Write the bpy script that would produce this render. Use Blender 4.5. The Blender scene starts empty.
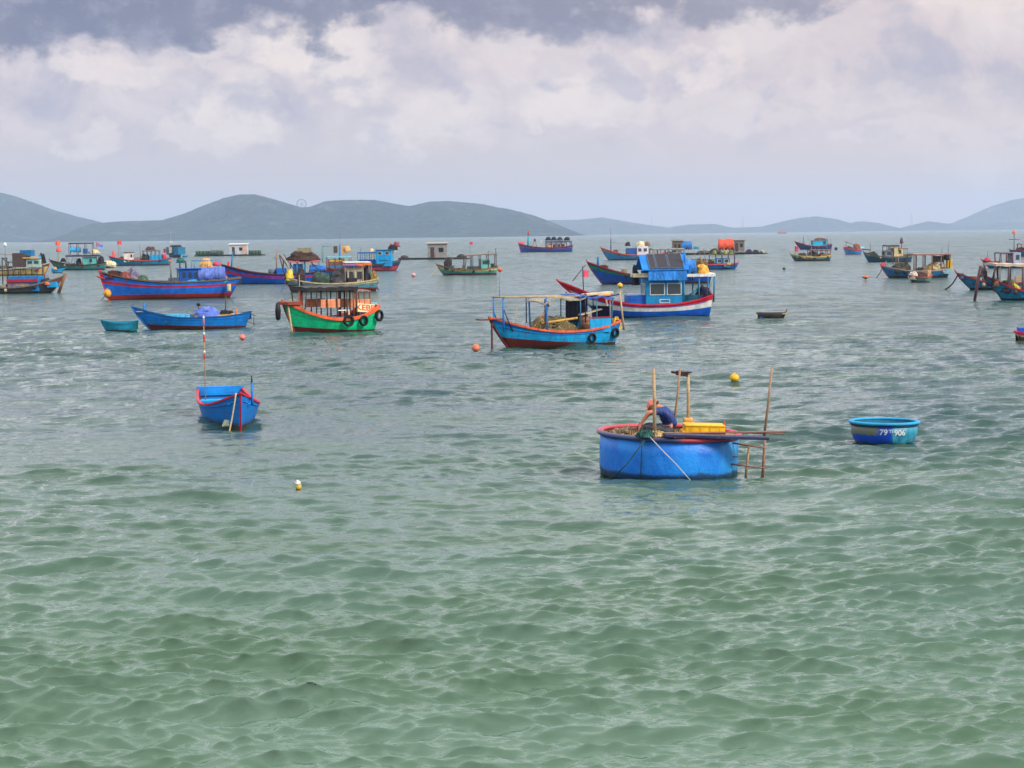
import bpy, bmesh, math, random
import numpy as np
from mathutils import Vector, Matrix, noise as mnoise

random.seed(7)
scene = bpy.context.scene
C = bpy.data.collections.new("harbour_collection"); scene.collection.children.link(C)
PI = math.pi
R = math.radians

# ------------------------------------------------------------------ camera
CAMH, F = 5.0, 1900.0
pitch = math.atan(149.5/F); roll = R(0.69)
fw = Vector((0, math.cos(pitch), -math.sin(pitch)))
u0 = Vector((0, math.sin(pitch), math.cos(pitch))); r0 = Vector((1, 0, 0))
rt = r0*math.cos(roll) - u0*math.sin(roll)
up = u0*math.cos(roll) + r0*math.sin(roll)
cam_d = bpy.data.cameras.new("camera"); cam = bpy.data.objects.new("camera", cam_d); C.objects.link(cam)
m = Matrix((rt, up, -fw)).transposed().to_4x4(); m.translation = (0, 0, CAMH)
cam.matrix_world = m
cam_d.sensor_width = 36; cam_d.lens = 36*F/1024
cam_d.clip_start = 0.5; cam_d.clip_end = 60000
scene.camera = cam

def ray(px, py):
    return fw + rt*((px-512)/F) + up*((384-py)/F)
def W(px, py, z=0.0):
    """point of the water plane (height z) that the photo shows at px, py"""
    d = ray(px, py); t = (z-CAMH)/d.z
    return Vector((0, 0, CAMH)) + d*t
def PD(px, py, D):
    d = ray(px, py); return Vector((0, 0, CAMH)) + d*(D/d.y)

def lin(r, g, b, k=1.0):
    f = lambda c: ((c/255+0.055)/1.055)**2.4 if c > 10.3 else c/255/12.92
    return (f(r)*k, f(g)*k, f(b)*k, 1)

# ------------------------------------------------------------------ node helper
class NT:
    def __init__(s, tree): s.t = tree; s.n = tree.nodes; s.l = tree.links
    def node(s, typ, **kw):
        n = s.n.new(typ)
        for k, v in kw.items(): setattr(n, k, v)
        return n
    def put(s, sock, v):
        if isinstance(v, bpy.types.NodeSocket): s.l.new(v, sock)
        elif v is not None: sock.default_value = v
    def m(s, op, a, b=None, c=None, clamp=False):
        n = s.node('ShaderNodeMath', operation=op); n.use_clamp = clamp
        s.put(n.inputs[0], a)
        if b is not None: s.put(n.inputs[1], b)
        if c is not None: s.put(n.inputs[2], c)
        return n.outputs[0]
    def mix(s, f, a, b, mode='MIX'):
        n = s.node('ShaderNodeMix', data_type='RGBA', blend_type=mode)
        s.put(n.inputs[0], f); s.put(n.inputs[6], a); s.put(n.inputs[7], b)
        return n.outputs[2]
    def noise(s, vec, scale, detail=4, rough=0.5, dist=0.0):
        n = s.node('ShaderNodeTexNoise'); s.put(n.inputs['Vector'], vec)
        n.inputs['Scale'].default_value = scale; n.inputs['Detail'].default_value = detail
        n.inputs['Roughness'].default_value = rough; n.inputs['Distortion'].default_value = dist
        return n.outputs[0]
    def ss(s, x, a, b, lo=0.0, hi=1.0):
        n = s.node('ShaderNodeMapRange', interpolation_type='SMOOTHSTEP')
        s.put(n.inputs[0], x)
        for i, v in enumerate((a, b, lo, hi)): s.put(n.inputs[i+1], v)
        return n.outputs[0]
    def mapv(s, vec, scale=(1, 1, 1), loc=(0, 0, 0)):
        n = s.node('ShaderNodeMapping'); s.put(n.inputs[0], vec)
        n.inputs['Scale'].default_value = scale; n.inputs['Location'].default_value = loc
        return n.outputs[0]
    def comb(s, x, y, z=0.0):
        n = s.node('ShaderNodeCombineXYZ')
        s.put(n.inputs[0], x); s.put(n.inputs[1], y); s.put(n.inputs[2], z); return n.outputs[0]

# ------------------------------------------------------------------ world sky
SUN_EL, SUN_AZ = 36.0, 122.0      # azimuth clockwise from +Y (the view direction)
world = bpy.data.worlds.new("World"); scene.world = world; world.use_nodes = True
w = NT(world.node_tree); w.n.clear()
tc = w.node('ShaderNodeTexCoord')
sp = w.node('ShaderNodeSeparateXYZ'); w.l.new(tc.outputs['Generated'], sp.inputs[0])
dx, dy, dz = sp.outputs
hyp = w.m('SQRT', w.m('ADD', w.m('MULTIPLY', dx, dx), w.m('MULTIPLY', dy, dy)))
U = w.m('MULTIPLY', w.m('ARCTAN2', dx, dy), F/100)
V = w.m('MULTIPLY', w.m('ARCTAN2', dz, hyp), F/100)
P2 = w.comb(U, w.m('MULTIPLY', V, 1.25))
sky = w.node('ShaderNodeTexSky', sky_type='NISHITA'); sky.sun_disc = False
sky.sun_elevation = R(SUN_EL); sky.sun_rotation = R(SUN_AZ); sky.air_density = 1.2; sky.dust_density = 3.0
K = 10.0
warp1 = w.noise(P2, 1.0, 6, 0.58)
warp2 = w.noise(w.mapv(P2, loc=(13.1, 4.7, 0)), 1.0, 6, 0.58)
fine = w.noise(w.mapv(P2, loc=(3.3, 9.7, 0)), 2.6, 8, 0.62)
Uw = w.m('ADD', U, w.m('MULTIPLY', w.m('SUBTRACT', warp1, 0.5), 1.5))
Vw = w.m('ADD', V, w.m('MULTIPLY', w.m('SUBTRACT', warp2, 0.5), 0.9))
Uw = w.m('ADD', Uw, w.m('MULTIPLY', w.m('SUBTRACT', fine, 0.5), 0.5))
Vw = w.m('ADD', Vw, w.m('MULTIPLY', w.m('SUBTRACT', fine, 0.5), 0.35))
# smooth veil of cloud from the horizon up
low = w.mix(w.ss(U, -5.5, 5.5), lin(214, 199, 194, K), lin(228, 206, 198, K))
mid = w.mix(w.ss(U, -5.5, 5.5), lin(214, 203, 210, K), lin(228, 210, 209, K))
base = w.mix(w.ss(Vw, 0.1, 1.5), low, mid)
bil = w.noise(w.mapv(P2, loc=(7, 1, 0)), 0.9, 7, 0.6, 0.4)
hgt = w.ss(V, 0.7, 1.5)
base = w.mix(w.m('MULTIPLY', w.ss(bil, 0.5, 0.66), w.m('MULTIPLY', hgt, 0.8)), base, lin(238, 225, 222, K))
base = w.mix(w.m('MULTIPLY', w.ss(bil, 0.52, 0.34), w.m('MULTIPLY', hgt, 0.5)), base, lin(172, 170, 190, K))
# sunlit cumulus heads
puffs = [(120, 78, 52, 17, .75), (325, 52, 62, 28, .95), (352, 66, 38, 24, .8), (425, 128, 60, 32, .75), (255, 112, 45, 34, .8),
         (262, 132, 24, 22, .7), (572, 106, 38, 20, .85), (628, 112, 32, 17, .6), (712, 82, 36, 24, .8), (680, 66, 30, 16, .6), (100, 142, 22, 11, .6),
         (210, 138, 36, 14, .5), (740, 122, 50, 18, .45), (890, 132, 60, 16, .5), (978, 150, 90, 30, .4), (985, 12, 90, 14, .6),
         (15, 8, 40, 12, .8), (225, 55, 30, 12, .5), (850, 92, 60, 14, .4), (60, 42, 30, 10, .35)]
pm = None
for (x, y, rx, ry, a) in puffs:
    du = w.m('MULTIPLY', w.m('SUBTRACT', Uw, (x-512)/100), 100/rx)
    vv = (234.5+(512-x)*0.012-y)/100
    dv = w.m('MULTIPLY', w.m('SUBTRACT', Vw, vv), 100/ry)
    d = w.m('ADD', w.m('MULTIPLY', du, du), w.m('MULTIPLY', dv, dv))
    g = w.ss(d, 1.6, 0.45, 0.0, a)
    pm = g if pm is None else w.m('MAXIMUM', pm, g)
puffc = w.mix(w.ss(U, -4, 4), lin(250, 236, 228, K), lin(250, 232, 224, K))
base = w.mix(w.m('MULTIPLY', pm, w.ss(fine, 0.28, 0.62, 0.45, 1.0)), base, puffc)
# relief: each billow is brighter on the side turned to the sun (right and up), darker below
emA = w.noise(w.mapv(P2, loc=(21.3, 2.2, 0)), 0.95, 5, 0.52, 0.2)
emB = w.noise(w.mapv(P2, loc=(21.14, 2.02, 0)), 0.95, 5, 0.52, 0.2)
em = w.m('SUBTRACT', emA, emB)
hg2 = w.ss(V, 0.55, 1.25)
base = w.mix(w.m('MULTIPLY', w.ss(em, 0.01, 0.14), w.m('MULTIPLY', hg2, 0.42)), base, lin(250, 232, 224, K))
base = w.mix(w.m('MULTIPLY', w.ss(em, -0.02, -0.14), w.m('MULTIPLY', hg2, 0.5)), base, lin(172, 170, 192, K))
# dark cloud deck across the top
edge = w.m('ADD', Vw, w.m('MULTIPLY', w.m('SUBTRACT', bil, 0.5), 0.9))
edge = w.m('ADD', edge, w.ss(U, -3.2, -5.0, 0.0, 0.12))
edge = w.m('SUBTRACT', edge, w.ss(U, -3.4, -1.8, 0.0, 0.18))
edge = w.m('SUBTRACT', edge, w.ss(U, 1.2, 4.0, 0.0, 0.22))
deckc = w.mix(w.ss(U, -4.5, 4.5), lin(100, 107, 140, K), lin(142, 137, 156, K))
deckc = w.mix(w.m('MULTIPLY', w.ss(fine, 0.45, 0.75), 0.45), deckc, lin(182, 180, 202, K))
edge = w.m('ADD', w.m('SUBTRACT', edge, 0.03), w.m('MULTIPLY', em, -1.2))
deck = w.m('MULTIPLY', w.ss(edge, 1.72, 1.98), w.ss(V, 3.5, 2.7))
base = w.mix(w.m('MULTIPLY', deck, 0.86), base, deckc)
# broken cloud overhead
hv = w.noise(tc.outputs['Generated'], 3.2, 5, 0.55)
over = w.mix(w.ss(hv, 0.36, 0.64), lin(178, 187, 206, 1.5*K), lin(238, 238, 238, 2.4*K))
base = w.mix(w.ss(V, 2.6, 4.2), base, over)
cover = w.ss(hv, 0.25, 0.5, 0.88, 0.97)
col = w.mix(cover, sky.outputs[0], base)
bg = w.node('ShaderNodeBackground'); bg.inputs[1].default_value = 0.1
w.l.new(col, bg.inputs[0])
wo = w.node('ShaderNodeOutputWorld'); w.l.new(bg.outputs[0], wo.inputs[0])
world.cycles.sampling_method = 'MANUAL'; world.cycles.sample_map_resolution = 512

sd = bpy.data.lights.new("sun", 'SUN'); sd.energy = 3.4; sd.angle = R(13); sd.color = (1.0, 0.93, 0.84)
so = bpy.data.objects.new("sun", sd); C.objects.link(so)
sdir = Vector((math.sin(R(SUN_AZ))*math.cos(R(SUN_EL)), math.cos(R(SUN_AZ))*math.cos(R(SUN_EL)), math.sin(R(SUN_EL))))
so.rotation_euler = sdir.to_track_quat('Z', 'Y').to_euler(); so.location = (0, 0, 60)

vs = scene.view_settings
scene.display_settings.display_device = 'sRGB'
vs.view_transform = 'Standard'; vs.look = 'None'; vs.exposure = 0.0; vs.gamma = 1.0; vs.use_curve_mapping = False
scene.render.engine = 'CYCLES'
cy = scene.cycles
cy.max_bounces = 6; cy.diffuse_bounces = 2; cy.glossy_bounces = 3; cy.volume_bounces = 1; cy.transmission_bounces = 4; cy.transparent_max_bounces = 6
cy.use_denoising = True; cy.caustics_reflective = False; cy.caustics_refractive = False
cy.sample_clamp_indirect = 4

# ------------------------------------------------------------------ materials
MATS = {}
def bsdf(name):
    mt = bpy.data.materials.new(name); mt.use_nodes = True
    t = NT(mt.node_tree); t.n.clear()
    b = t.node('ShaderNodeBsdfPrincipled'); o = t.node('ShaderNodeOutputMaterial')
    t.l.new(b.outputs[0], o.inputs[0])
    return mt, t, b, o
def adj(rgb):
    r, g, b = rgb
    return (max(0, r-8), min(255, int(g*1.2+6)), b) if b > 1.4*g and r < 100 and b > 110 else rgb
def paint(name, rgb, rough=0.5, wear=0.35, dirt=(70, 62, 50), scale=2.2, spec=0.25, bump=0.25, metal=0.0, weed=False):
    """weathered boat paint: mottling, grime streaks that run down, slight chips"""
    key = (name, rgb, wear, weed)
    rgb = adj(rgb)
    if key in MATS: return MATS[key]
    mt, t, b, o = bsdf(name)
    tcn = t.node('ShaderNodeTexCoord'); ob = tcn.outputs['Object']
    n1 = t.noise(ob, scale, 5, 0.6); n2 = t.noise(t.mapv(ob, (3.2, 3.2, 0.45)), scale*1.4, 4, 0.6)
    n3 = t.noise(ob, scale*9, 3, 0.6)
    c = lin(*rgb)
    light = tuple(min(1, v*1.4) for v in c[:3])+(1,); dark = tuple(v*0.62 for v in c[:3])+(1,)
    k = t.mix(t.ss(n1, 0.3, 0.7), dark, light)
    k = t.mix(0.5, k, c)
    k = t.mix(t.m('MULTIPLY', t.ss(n2, 0.5, 0.7), wear), k, lin(*dirt))
    k = t.mix(t.m('MULTIPLY', t.ss(n3, 0.62, 0.75), wear*0.8), k, lin(150, 146, 132))
    sz = t.node('ShaderNodeSeparateXYZ'); t.l.new(ob, sz.inputs[0])
    zz = t.m('ADD', sz.outputs[2], t.m('MULTIPLY', t.m('SUBTRACT', n1, 0.5), 0.05))
    seam = t.ss(t.m('ABSOLUTE', t.m('SUBTRACT', t.m('FRACT', t.m('MULTIPLY', zz, 5.5)), 0.5)), 0.42, 0.5)
    if wear >= 0.18: k = t.mix(t.m('MULTIPLY', seam, min(0.6, 0.25+wear*0.6)), k, tuple(v*0.3 for v in c[:3])+(1,))
    if weed:
        wl = t.m('ADD', sz.outputs[2], t.m('MULTIPLY', t.m('SUBTRACT', n2, 0.5), -0.35))
        k = t.mix(t.m('MULTIPLY', t.ss(wl, 0.16, 0.03), 0.75), k, lin(44, 50, 38))
        k = t.mix(t.m('MULTIPLY', t.ss(t.noise(t.mapv(ob, (2.5, 2.5, 0.35)), 2.0, 5, 0.7), 0.57, 0.68), min(0.7, wear)), k, lin(120, 74, 48))
    t.put(b.inputs['Base Color'], k)
    t.put(b.inputs['Roughness'], t.ss(n1, 0.2, 0.8, rough-0.12, rough+0.15))
    b.inputs['Specular IOR Level'].default_value = spec; b.inputs['Metallic'].default_value = metal
    bp = t.node('ShaderNodeBump'); bp.inputs['Strength'].default_value = bump; bp.inputs['Distance'].default_value = 0.02
    t.put(bp.inputs['Height'], n3); t.l.new(bp.outputs[0], b.inputs['Normal'])
    MATS[key] = mt; return mt

# ------------------------------------------------------------------ objects
def tag(o, label=None, cat=None, group=None, kind=None):
    if label: o['label'] = label
    if cat: o['category'] = cat
    if group: o['group'] = group
    if kind: o['kind'] = kind
    return o
def mesh_obj(name, verts, faces, mats, parent=None, fm=None, smooth=False):
    me = bpy.data.meshes.new(name); me.from_pydata([tuple(v) for v in verts], [], faces)
    for mt in (mats if isinstance(mats, (list, tuple)) else [mats]): me.materials.append(mt)
    if fm: me.polygons.foreach_set('material_index', fm)
    if smooth: me.polygons.foreach_set('use_smooth', [True]*len(me.polygons))
    me.update(); o = bpy.data.objects.new(name, me); C.objects.link(o)
    if parent: o.parent = parent
    return o
def empty(name, loc, rz=0.0):
    o = bpy.data.objects.new(name, None); C.objects.link(o); o.location = loc; o.rotation_euler = (0, 0, rz); o.empty_display_size = 0.3
    return o

# ------------------------------------------------------------------ water
def build_water():
    rr = [2.0*1.25**i for i in range(10)]
    dys = []
    d = 570.0
    while d > 0.78:
        dys.append(d); d -= 0.62 if d > 240 else 0.42 if d > 60 else (0.8 if d > 8 else 0.35)
    r = np.array([x for x in rr if x < CAMH*F/570.0-0.3] + [CAMH*F/q for q in dys])
    th = list(np.arange(-700, 700.1, 1.35)/F)
    t = th[-1]; st = 1.35/F; outer = []
    while t < PI-0.03:
        st *= 1.09; t += min(st, 0.06); outer.append(min(t, PI-0.02))
    th = np.array([-x for x in reversed(outer)] + th + outer)
    nr, nt = len(r), len(th)
    RR, TT = np.meshgrid(r, th, indexing='ij')
    X = RR*np.sin(TT); Y = RR*np.cos(TT)
    drr = np.gradient(r)[:, None]*np.ones((1, nt)); dtt = np.abs(np.gradient(th))[None, :]*RR
    cell = np.maximum(drr, np.minimum(dtt, 40))
    rng = np.random.RandomState(11)
    Z = np.zeros_like(X); DX = np.zeros_like(X); DY = np.zeros_like(X)
    # slow patchiness: gusts leave calmer and rougher lanes
    patch = 1 + 0.45*np.sin(X*0.055+Y*0.021+1.0)*np.sin(Y*0.083-X*0.017) + 0.38*np.sin(X*0.19-Y*0.11+2.0)*np.sin(Y*0.23+0.5)
    NW = 165
    for i in range(NW):
        q = i/(NW-1)
        lam = 0.13*(7.5/0.13)**q
        lam *= rng.uniform(0.9, 1.1)
        spread = R(44) if lam < 0.5 else R(23)
        ang = rng.normal(R(-97), spread*0.62)
        amp = 0.0068*min(lam, 1.1)**0.78*max(lam/1.1, 1)**0.12*rng.uniform(0.5, 1.4)
        if lam > 0.8: amp *= 0.78
        if lam < 0.32: amp *= 0.8
        if lam > 1.8: amp *= 0.85
        k = 2*PI/lam; cx, sy = math.cos(ang), math.sin(ang); ph = rng.uniform(0, 2*PI)
        wgt = np.clip((lam/cell-1.9)/1.9, 0, 1)
        rows = np.where(wgt.max(axis=1) > 0)[0]
        if len(rows) == 0: continue
        a, b = rows[0], rows[-1]+1
        wob = 0.6*np.sin(X[a:b]*0.21*(1+q)+i)+0.6*np.sin(Y[a:b]*0.17+i*1.7)   # short crests
        phi = k*(cx*X[a:b]+sy*Y[a:b])+ph+wob
        A = amp*(1+0.6*np.clip((RR[a:b]-26)/45, 0, 1))*wgt[a:b]*(patch[a:b] if lam < 2.5 else 1.0)
        Z[a:b] += A*np.cos(phi)
        DX[a:b] -= 0.6*A*cx*np.sin(phi); DY[a:b] -= 0.6*A*sy*np.sin(phi)
    co = np.stack([X+DX, Y+DY, Z], -1).reshape(-1, 3)
    idx = np.arange(nr*nt).reshape(nr, nt)
    q = np.stack([idx[:-1, :-1], idx[:-1, 1:], idx[1:, 1:], idx[1:, :-1]], -1).reshape(-1, 4)
    # close the fan at the back and at the centre
    back = np.stack([idx[:-1, -1], idx[:-1, 0], idx[1:, 0], idx[1:, -1]], -1)
    q = np.concatenate([q, back]); nq = len(q)
    cidx = len(co); co = np.concatenate([co, [[0, 0, 0]]])
    tri = np.stack([np.full(nt, cidx), np.roll(idx[0], -1), idx[0]], -1)
    me = bpy.data.meshes.new('sea'); me.vertices.add(len(co)); me.vertices.foreach_set('co', co.astype(np.float32).ravel())
    nl = nq*4+nt*3; me.loops.add(nl)
    me.loops.foreach_set('vertex_index', np.concatenate([q.ravel(), tri.ravel()]).astype(np.int32))
    me.polygons.add(nq+nt)
    me.polygons.foreach_set('loop_start', np.concatenate([np.arange(nq)*4, nq*4+np.arange(nt)*3]).astype(np.int32))
    me.polygons.foreach_set('use_smooth', np.ones(nq+nt, bool))
    me.update(calc_edges=True); me.validate()
    o = bpy.data.objects.new('sea', me); C.objects.link(o); tag(o, 'choppy grey-green sea of the bay', kind='structure')
    mt, t, b, out = bsdf('sea_water')
    g = t.node('ShaderNodeNewGeometry'); pos = g.outputs['Position']
    s3 = t.node('ShaderNodeSeparateXYZ'); t.l.new(pos, s3.inputs[0])
    dist = t.node('ShaderNodeVectorMath', operation='LENGTH'); t.l.new(pos, dist.inputs[0]); dist = dist.outputs['Value']
    big = t.noise(t.mapv(pos, (0.03, 0.06, 0)), 1.0, 3, 0.5)
    shal = lin(86, 112, 92); deep = lin(38, 68, 70)
    colr = t.mix(t.ss(t.m('ADD', s3.outputs[1], t.m('MULTIPLY', big, 22)), 24, 68), shal, deep)
    colr = t.mix(t.ss(t.noise(t.mapv(pos, (0.15, 0.3, 0)), 1.0, 3), 0.35, 0.7, 0, 0.5), colr, lin(60, 88, 58))
    b.inputs['Base Color'].default_value = (0, 0, 0, 1)
    b.inputs['IOR'].default_value = 1.333
    t.put(b.inputs['Roughness'], t.ss(dist, 15, 330, 0.04, 0.2))
    n1 = t.noise(t.mapv(pos, (3.0, 6.0, 3)), 1.0, 4, 0.6, 0.3)
    n2 = t.noise(t.mapv(pos, (0.75, 1.9, 1)), 1.0, 4, 0.6, 0.2)
    n3 = t.noise(t.mapv(pos, (0.16, 0.5, 1)), 1.0, 4, 0.6, 0.2)
    h = t.m('ADD', t.m('MULTIPLY', n1, 0.03), t.m('ADD', t.m('MULTIPLY', n2, t.ss(dist, 30, 120, 0.02, 0.3)), t.m('MULTIPLY', n3, t.ss(dist, 100, 400, 0.0, 1.3))))
    bp = t.node('ShaderNodeBump'); bp.inputs['Strength'].default_value = 1.0; bp.inputs['Distance'].default_value = 1.0
    t.put(bp.inputs['Height'], h)
    def nz(scale, detail):
        n = t.node('ShaderNodeTexNoise'); t.put(n.inputs['Vector'], t.mapv(pos, scale)); n.inputs['Scale'].default_value = 1
        n.inputs['Detail'].default_value = detail; n.inputs['Roughness'].default_value = 0.6
        v = t.node('ShaderNodeVectorMath', operation='SUBTRACT'); t.l.new(n.outputs['Color'], v.inputs[0]); v.inputs[1].default_value = (0.5, 0.5, 0.5)
        return v.outputs[0]
    def sc(v, k):
        n = t.node('ShaderNodeVectorMath', operation='SCALE'); t.l.new(v, n.inputs[0]); t.put(n.inputs['Scale'], k); return n.outputs[0]
    def add(a, c):
        n = t.node('ShaderNodeVectorMath', operation='ADD'); t.l.new(a, n.inputs[0]); t.l.new(c, n.inputs[1]); return n.outputs[0]
    # waves too small for the mesh at that distance tilt the surface as facets
    v = add(sc(nz((1.9, 0.85, 1), 3), t.ss(dist, 28, 85, 0.0, 0.8)), sc(nz((0.8, 0.2, 1), 3), t.ss(dist, 80, 190, 0.0, 1.0)))
    v = add(v, sc(nz((0.3, 0.045, 1), 3), t.ss(dist, 150, 450, 0.0, 1.1)))
    v = add(v, sc(nz((0.12, 0.012, 1), 3), t.ss(dist, 500, 1500, 0.0, 0.7)))
    fl = t.node('ShaderNodeVectorMath', operation='MULTIPLY'); t.l.new(v, fl.inputs[0]); fl.inputs[1].default_value = (0.8, 1.2, 0)
    nn = t.node('ShaderNodeVectorMath', operation='NORMALIZE'); t.l.new(add(bp.outputs[0], fl.outputs[0]), nn.inputs[0])
    t.l.new(nn.outputs[0], b.inputs['Normal'])
    # light scattered back out of the turbid water: even, it does not follow the facets; less of it leaves at grazing angles
    fr = t.node('ShaderNodeFresnel'); fr.inputs['IOR'].default_value = 1.333; t.l.new(nn.outputs[0], fr.inputs['Normal'])
    df = t.node('ShaderNodeBsdfDiffuse'); df.inputs['Normal'].default_value = (0, 0, 1)
    upn = t.node('ShaderNodeCombineXYZ'); upn.inputs[2].default_value = 1.0; t.l.new(upn.outputs[0], df.inputs['Normal'])
    t.put(df.inputs['Color'], t.mix(t.m('MINIMUM', fr.outputs[0], 1.0), colr, (0, 0, 0, 1)))
    ad = t.node('ShaderNodeAddShader'); t.l.new(b.outputs[0], ad.inputs[0]); t.l.new(df.outputs[0], ad.inputs[1]); t.l.new(ad.outputs[0], out.inputs[0])
    me.materials.append(mt)
    return o
build_water()

# ------------------------------------------------------------------ hills
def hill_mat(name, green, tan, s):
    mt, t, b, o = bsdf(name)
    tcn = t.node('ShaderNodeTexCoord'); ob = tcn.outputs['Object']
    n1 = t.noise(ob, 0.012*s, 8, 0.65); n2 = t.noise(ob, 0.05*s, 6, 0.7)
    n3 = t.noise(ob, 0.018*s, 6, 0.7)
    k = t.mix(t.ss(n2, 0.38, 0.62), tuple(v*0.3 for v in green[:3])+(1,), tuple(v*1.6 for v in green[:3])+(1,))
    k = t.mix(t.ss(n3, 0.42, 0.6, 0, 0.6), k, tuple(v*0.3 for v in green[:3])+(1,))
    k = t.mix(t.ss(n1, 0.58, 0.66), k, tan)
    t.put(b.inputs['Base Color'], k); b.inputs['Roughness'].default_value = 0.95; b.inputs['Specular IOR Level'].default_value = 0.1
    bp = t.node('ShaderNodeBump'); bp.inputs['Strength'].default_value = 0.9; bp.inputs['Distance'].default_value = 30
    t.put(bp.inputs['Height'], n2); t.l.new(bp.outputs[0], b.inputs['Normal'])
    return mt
def hill(name, label, prof, D, depth, mat, rough, seed):
    xs = [p[0] for p in prof]; ys = [p[1] for p in prof]
    n = max(60, int((xs[-1]-xs[0])/1.1)); ND = 48
    V_, Fc = [], []
    for i in range(n+1):
        px = xs[0]+(xs[-1]-xs[0])*i/n
        py = float(np.interp(px, xs, ys))
        P = PD(px, py, D); top = max(P.z, 0.5)
        for j in range(ND+1):
            s = j/ND*2-1                               # -1 front shore, 0 ridge, 1 back
            y = D + s*depth
            x = P.x*(y/D)**0.35
            q = 1-abs(s)
            nz = mnoise.fractal(Vector((x/rough+seed, y/rough*0.8, seed)), 0.9, 2.1, 6)
            prof_s = (q*q*(3-2*q))**0.85 if s < 0 else q
            spur = 1+0.6*nz*(1-q)*min(1, q*3)*2
            z = top*prof_s*spur + nz*top*0.05*q + (random.random()-0.35)*D*0.00045*q
            z = min(z, top*1.0)
            if j in (0, ND): z = -3
            V_.append((x, y, z-0.6*(1-q)))
    for i in range(n):
        for j in range(ND):
            a = i*(ND+1)+j; Fc.append((a, a+ND+1, a+ND+2, a+1))
    o = mesh_obj(name, V_, Fc, mat, smooth=True)
    tag(o, label, kind='structure'); return o
gm = hill_mat('wooded_slope', (0.018, 0.048, 0.032, 1), (0.10, 0.10, 0.08, 1), 1.0)
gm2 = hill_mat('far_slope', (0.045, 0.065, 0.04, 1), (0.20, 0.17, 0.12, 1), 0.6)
hill('hill', 'dark wooded headland with three rounded summits in mid bay',
     [(45, 243), (66, 237), (85, 228), (102, 223), (140, 221), (165, 220), (185, 214), (205, 207), (225, 200), (245, 195.5), (260, 195.5), (275, 199.5), (290, 204),
      (305, 208.5), (315, 207.5), (330, 202), (350, 200.5), (375, 200), (395, 204), (410, 206.5), (430, 202), (450, 201.5), (480, 203.5), (512, 209.5), (537, 216), (562, 226), (575, 232), (590, 238)], 5200, 600, gm, 300, 1.3)
hill('hill', 'long wooded slope falling towards the water behind the headland',
     [(-420, 215), (-300, 190), (-180, 178), (-90, 184), (0, 192.5), (15, 196), (30, 201.5), (50, 209), (75, 216), (97, 221), (130, 230), (170, 240)], 6300, 700, gm, 330, 5.1)
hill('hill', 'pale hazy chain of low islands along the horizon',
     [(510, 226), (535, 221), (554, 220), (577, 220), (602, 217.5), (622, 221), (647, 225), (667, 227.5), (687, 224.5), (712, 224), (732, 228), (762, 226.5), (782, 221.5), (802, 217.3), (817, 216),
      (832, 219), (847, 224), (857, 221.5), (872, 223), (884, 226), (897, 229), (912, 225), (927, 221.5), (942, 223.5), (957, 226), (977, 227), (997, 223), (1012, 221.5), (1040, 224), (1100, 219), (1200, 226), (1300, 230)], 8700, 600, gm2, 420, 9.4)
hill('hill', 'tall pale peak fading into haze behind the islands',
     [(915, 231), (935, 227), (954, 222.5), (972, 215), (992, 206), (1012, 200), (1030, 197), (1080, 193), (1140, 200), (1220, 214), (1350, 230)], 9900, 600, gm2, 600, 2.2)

# sea bed shelf below everything so the sheet has a floor is not needed: the water is turbid

# ------------------------------------------------------------------ haze
def build_haze():
    s, z0, z1 = 12900, -5.0, 226.0
    v = [(x, y, z) for z in (z0, z1) for (x, y) in ((-s, -s), (s, -s), (s, s), (-s, s))]
    f = [(3, 2, 1, 0), (4, 5, 6, 7), (0, 1, 5, 4), (1, 2, 6, 5), (2, 3, 7, 6), (3, 0, 4, 7)]
    mt = bpy.data.materials.new('sea_haze'); mt.use_nodes = True; t = NT(mt.node_tree); t.n.clear()
    o_ = t.node('ShaderNodeOutputMaterial'); pv = t.node('ShaderNodeVolumePrincipled')
    pv.inputs['Color'].default_value = (0.63, 0.77, 1.0, 1); pv.inputs['Density'].default_value = 1.2e-4; pv.inputs['Anisotropy'].default_value = 0.2
    t.l.new(pv.outputs[0], o_.inputs['Volume'])
    o = mesh_obj('haze', v, f, mt); tag(o, 'pale sea haze filling the bay', kind='stuff')
    return o
build_haze()

# ================================================================== boat building library
def HZ(x): return 234.5+(512-x)*0.01204
def PX(px, py):            # pixels per metre on the water there
    return (py-HZ(px))/CAMH

BLUE = (0, 96, 204); DEEP = (8, 68, 190); NAVY = (22, 38, 96); TEAL = (20, 138, 170); CYAN = (20, 158, 216); TURQ = (90, 176, 168)
RED = (196, 30, 48); MAROON = (104, 32, 28); RUST = (150, 62, 40); ORANGE = (226, 98, 54); GREEN = (6, 200, 134); CREAM = (214, 198, 158)
WHITE = (222, 220, 214); WOOD = (168, 128, 84); DARKWOOD = (74, 56, 46); BLACK = (26, 25, 28); GREY = (118, 116, 112); YELLOW = (238, 180, 30)
TAN = (170, 150, 118); OLIVE = (110, 104, 66); PURPLE = (88, 84, 186); PINK = (206, 84, 96); BAMBOO = (200, 164, 108)
_pn = {}
def PM(rgb, wear=0.35, rough=0.5, **k):
    nm = {BLUE: 'blue_paint', DEEP: 'deep_blue_paint', NAVY: 'navy_paint', TEAL: 'teal_paint', CYAN: 'cyan_paint', TURQ: 'turquoise_paint', RED: 'red_paint', MAROON: 'maroon_bottom_paint',
          RUST: 'rusty_red_paint', ORANGE: 'orange_paint', GREEN: 'green_paint', CREAM: 'cream_paint', WHITE: 'white_paint', WOOD: 'bare_wood', DARKWOOD: 'dark_wood', BLACK: 'black_rubber',
          GREY: 'grey_board', YELLOW: 'yellow_plastic', BAMBOO: 'bamboo_pole'}.get(rgb, 'painted_timber')
    return paint(nm, rgb, rough, wear, **k)

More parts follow.
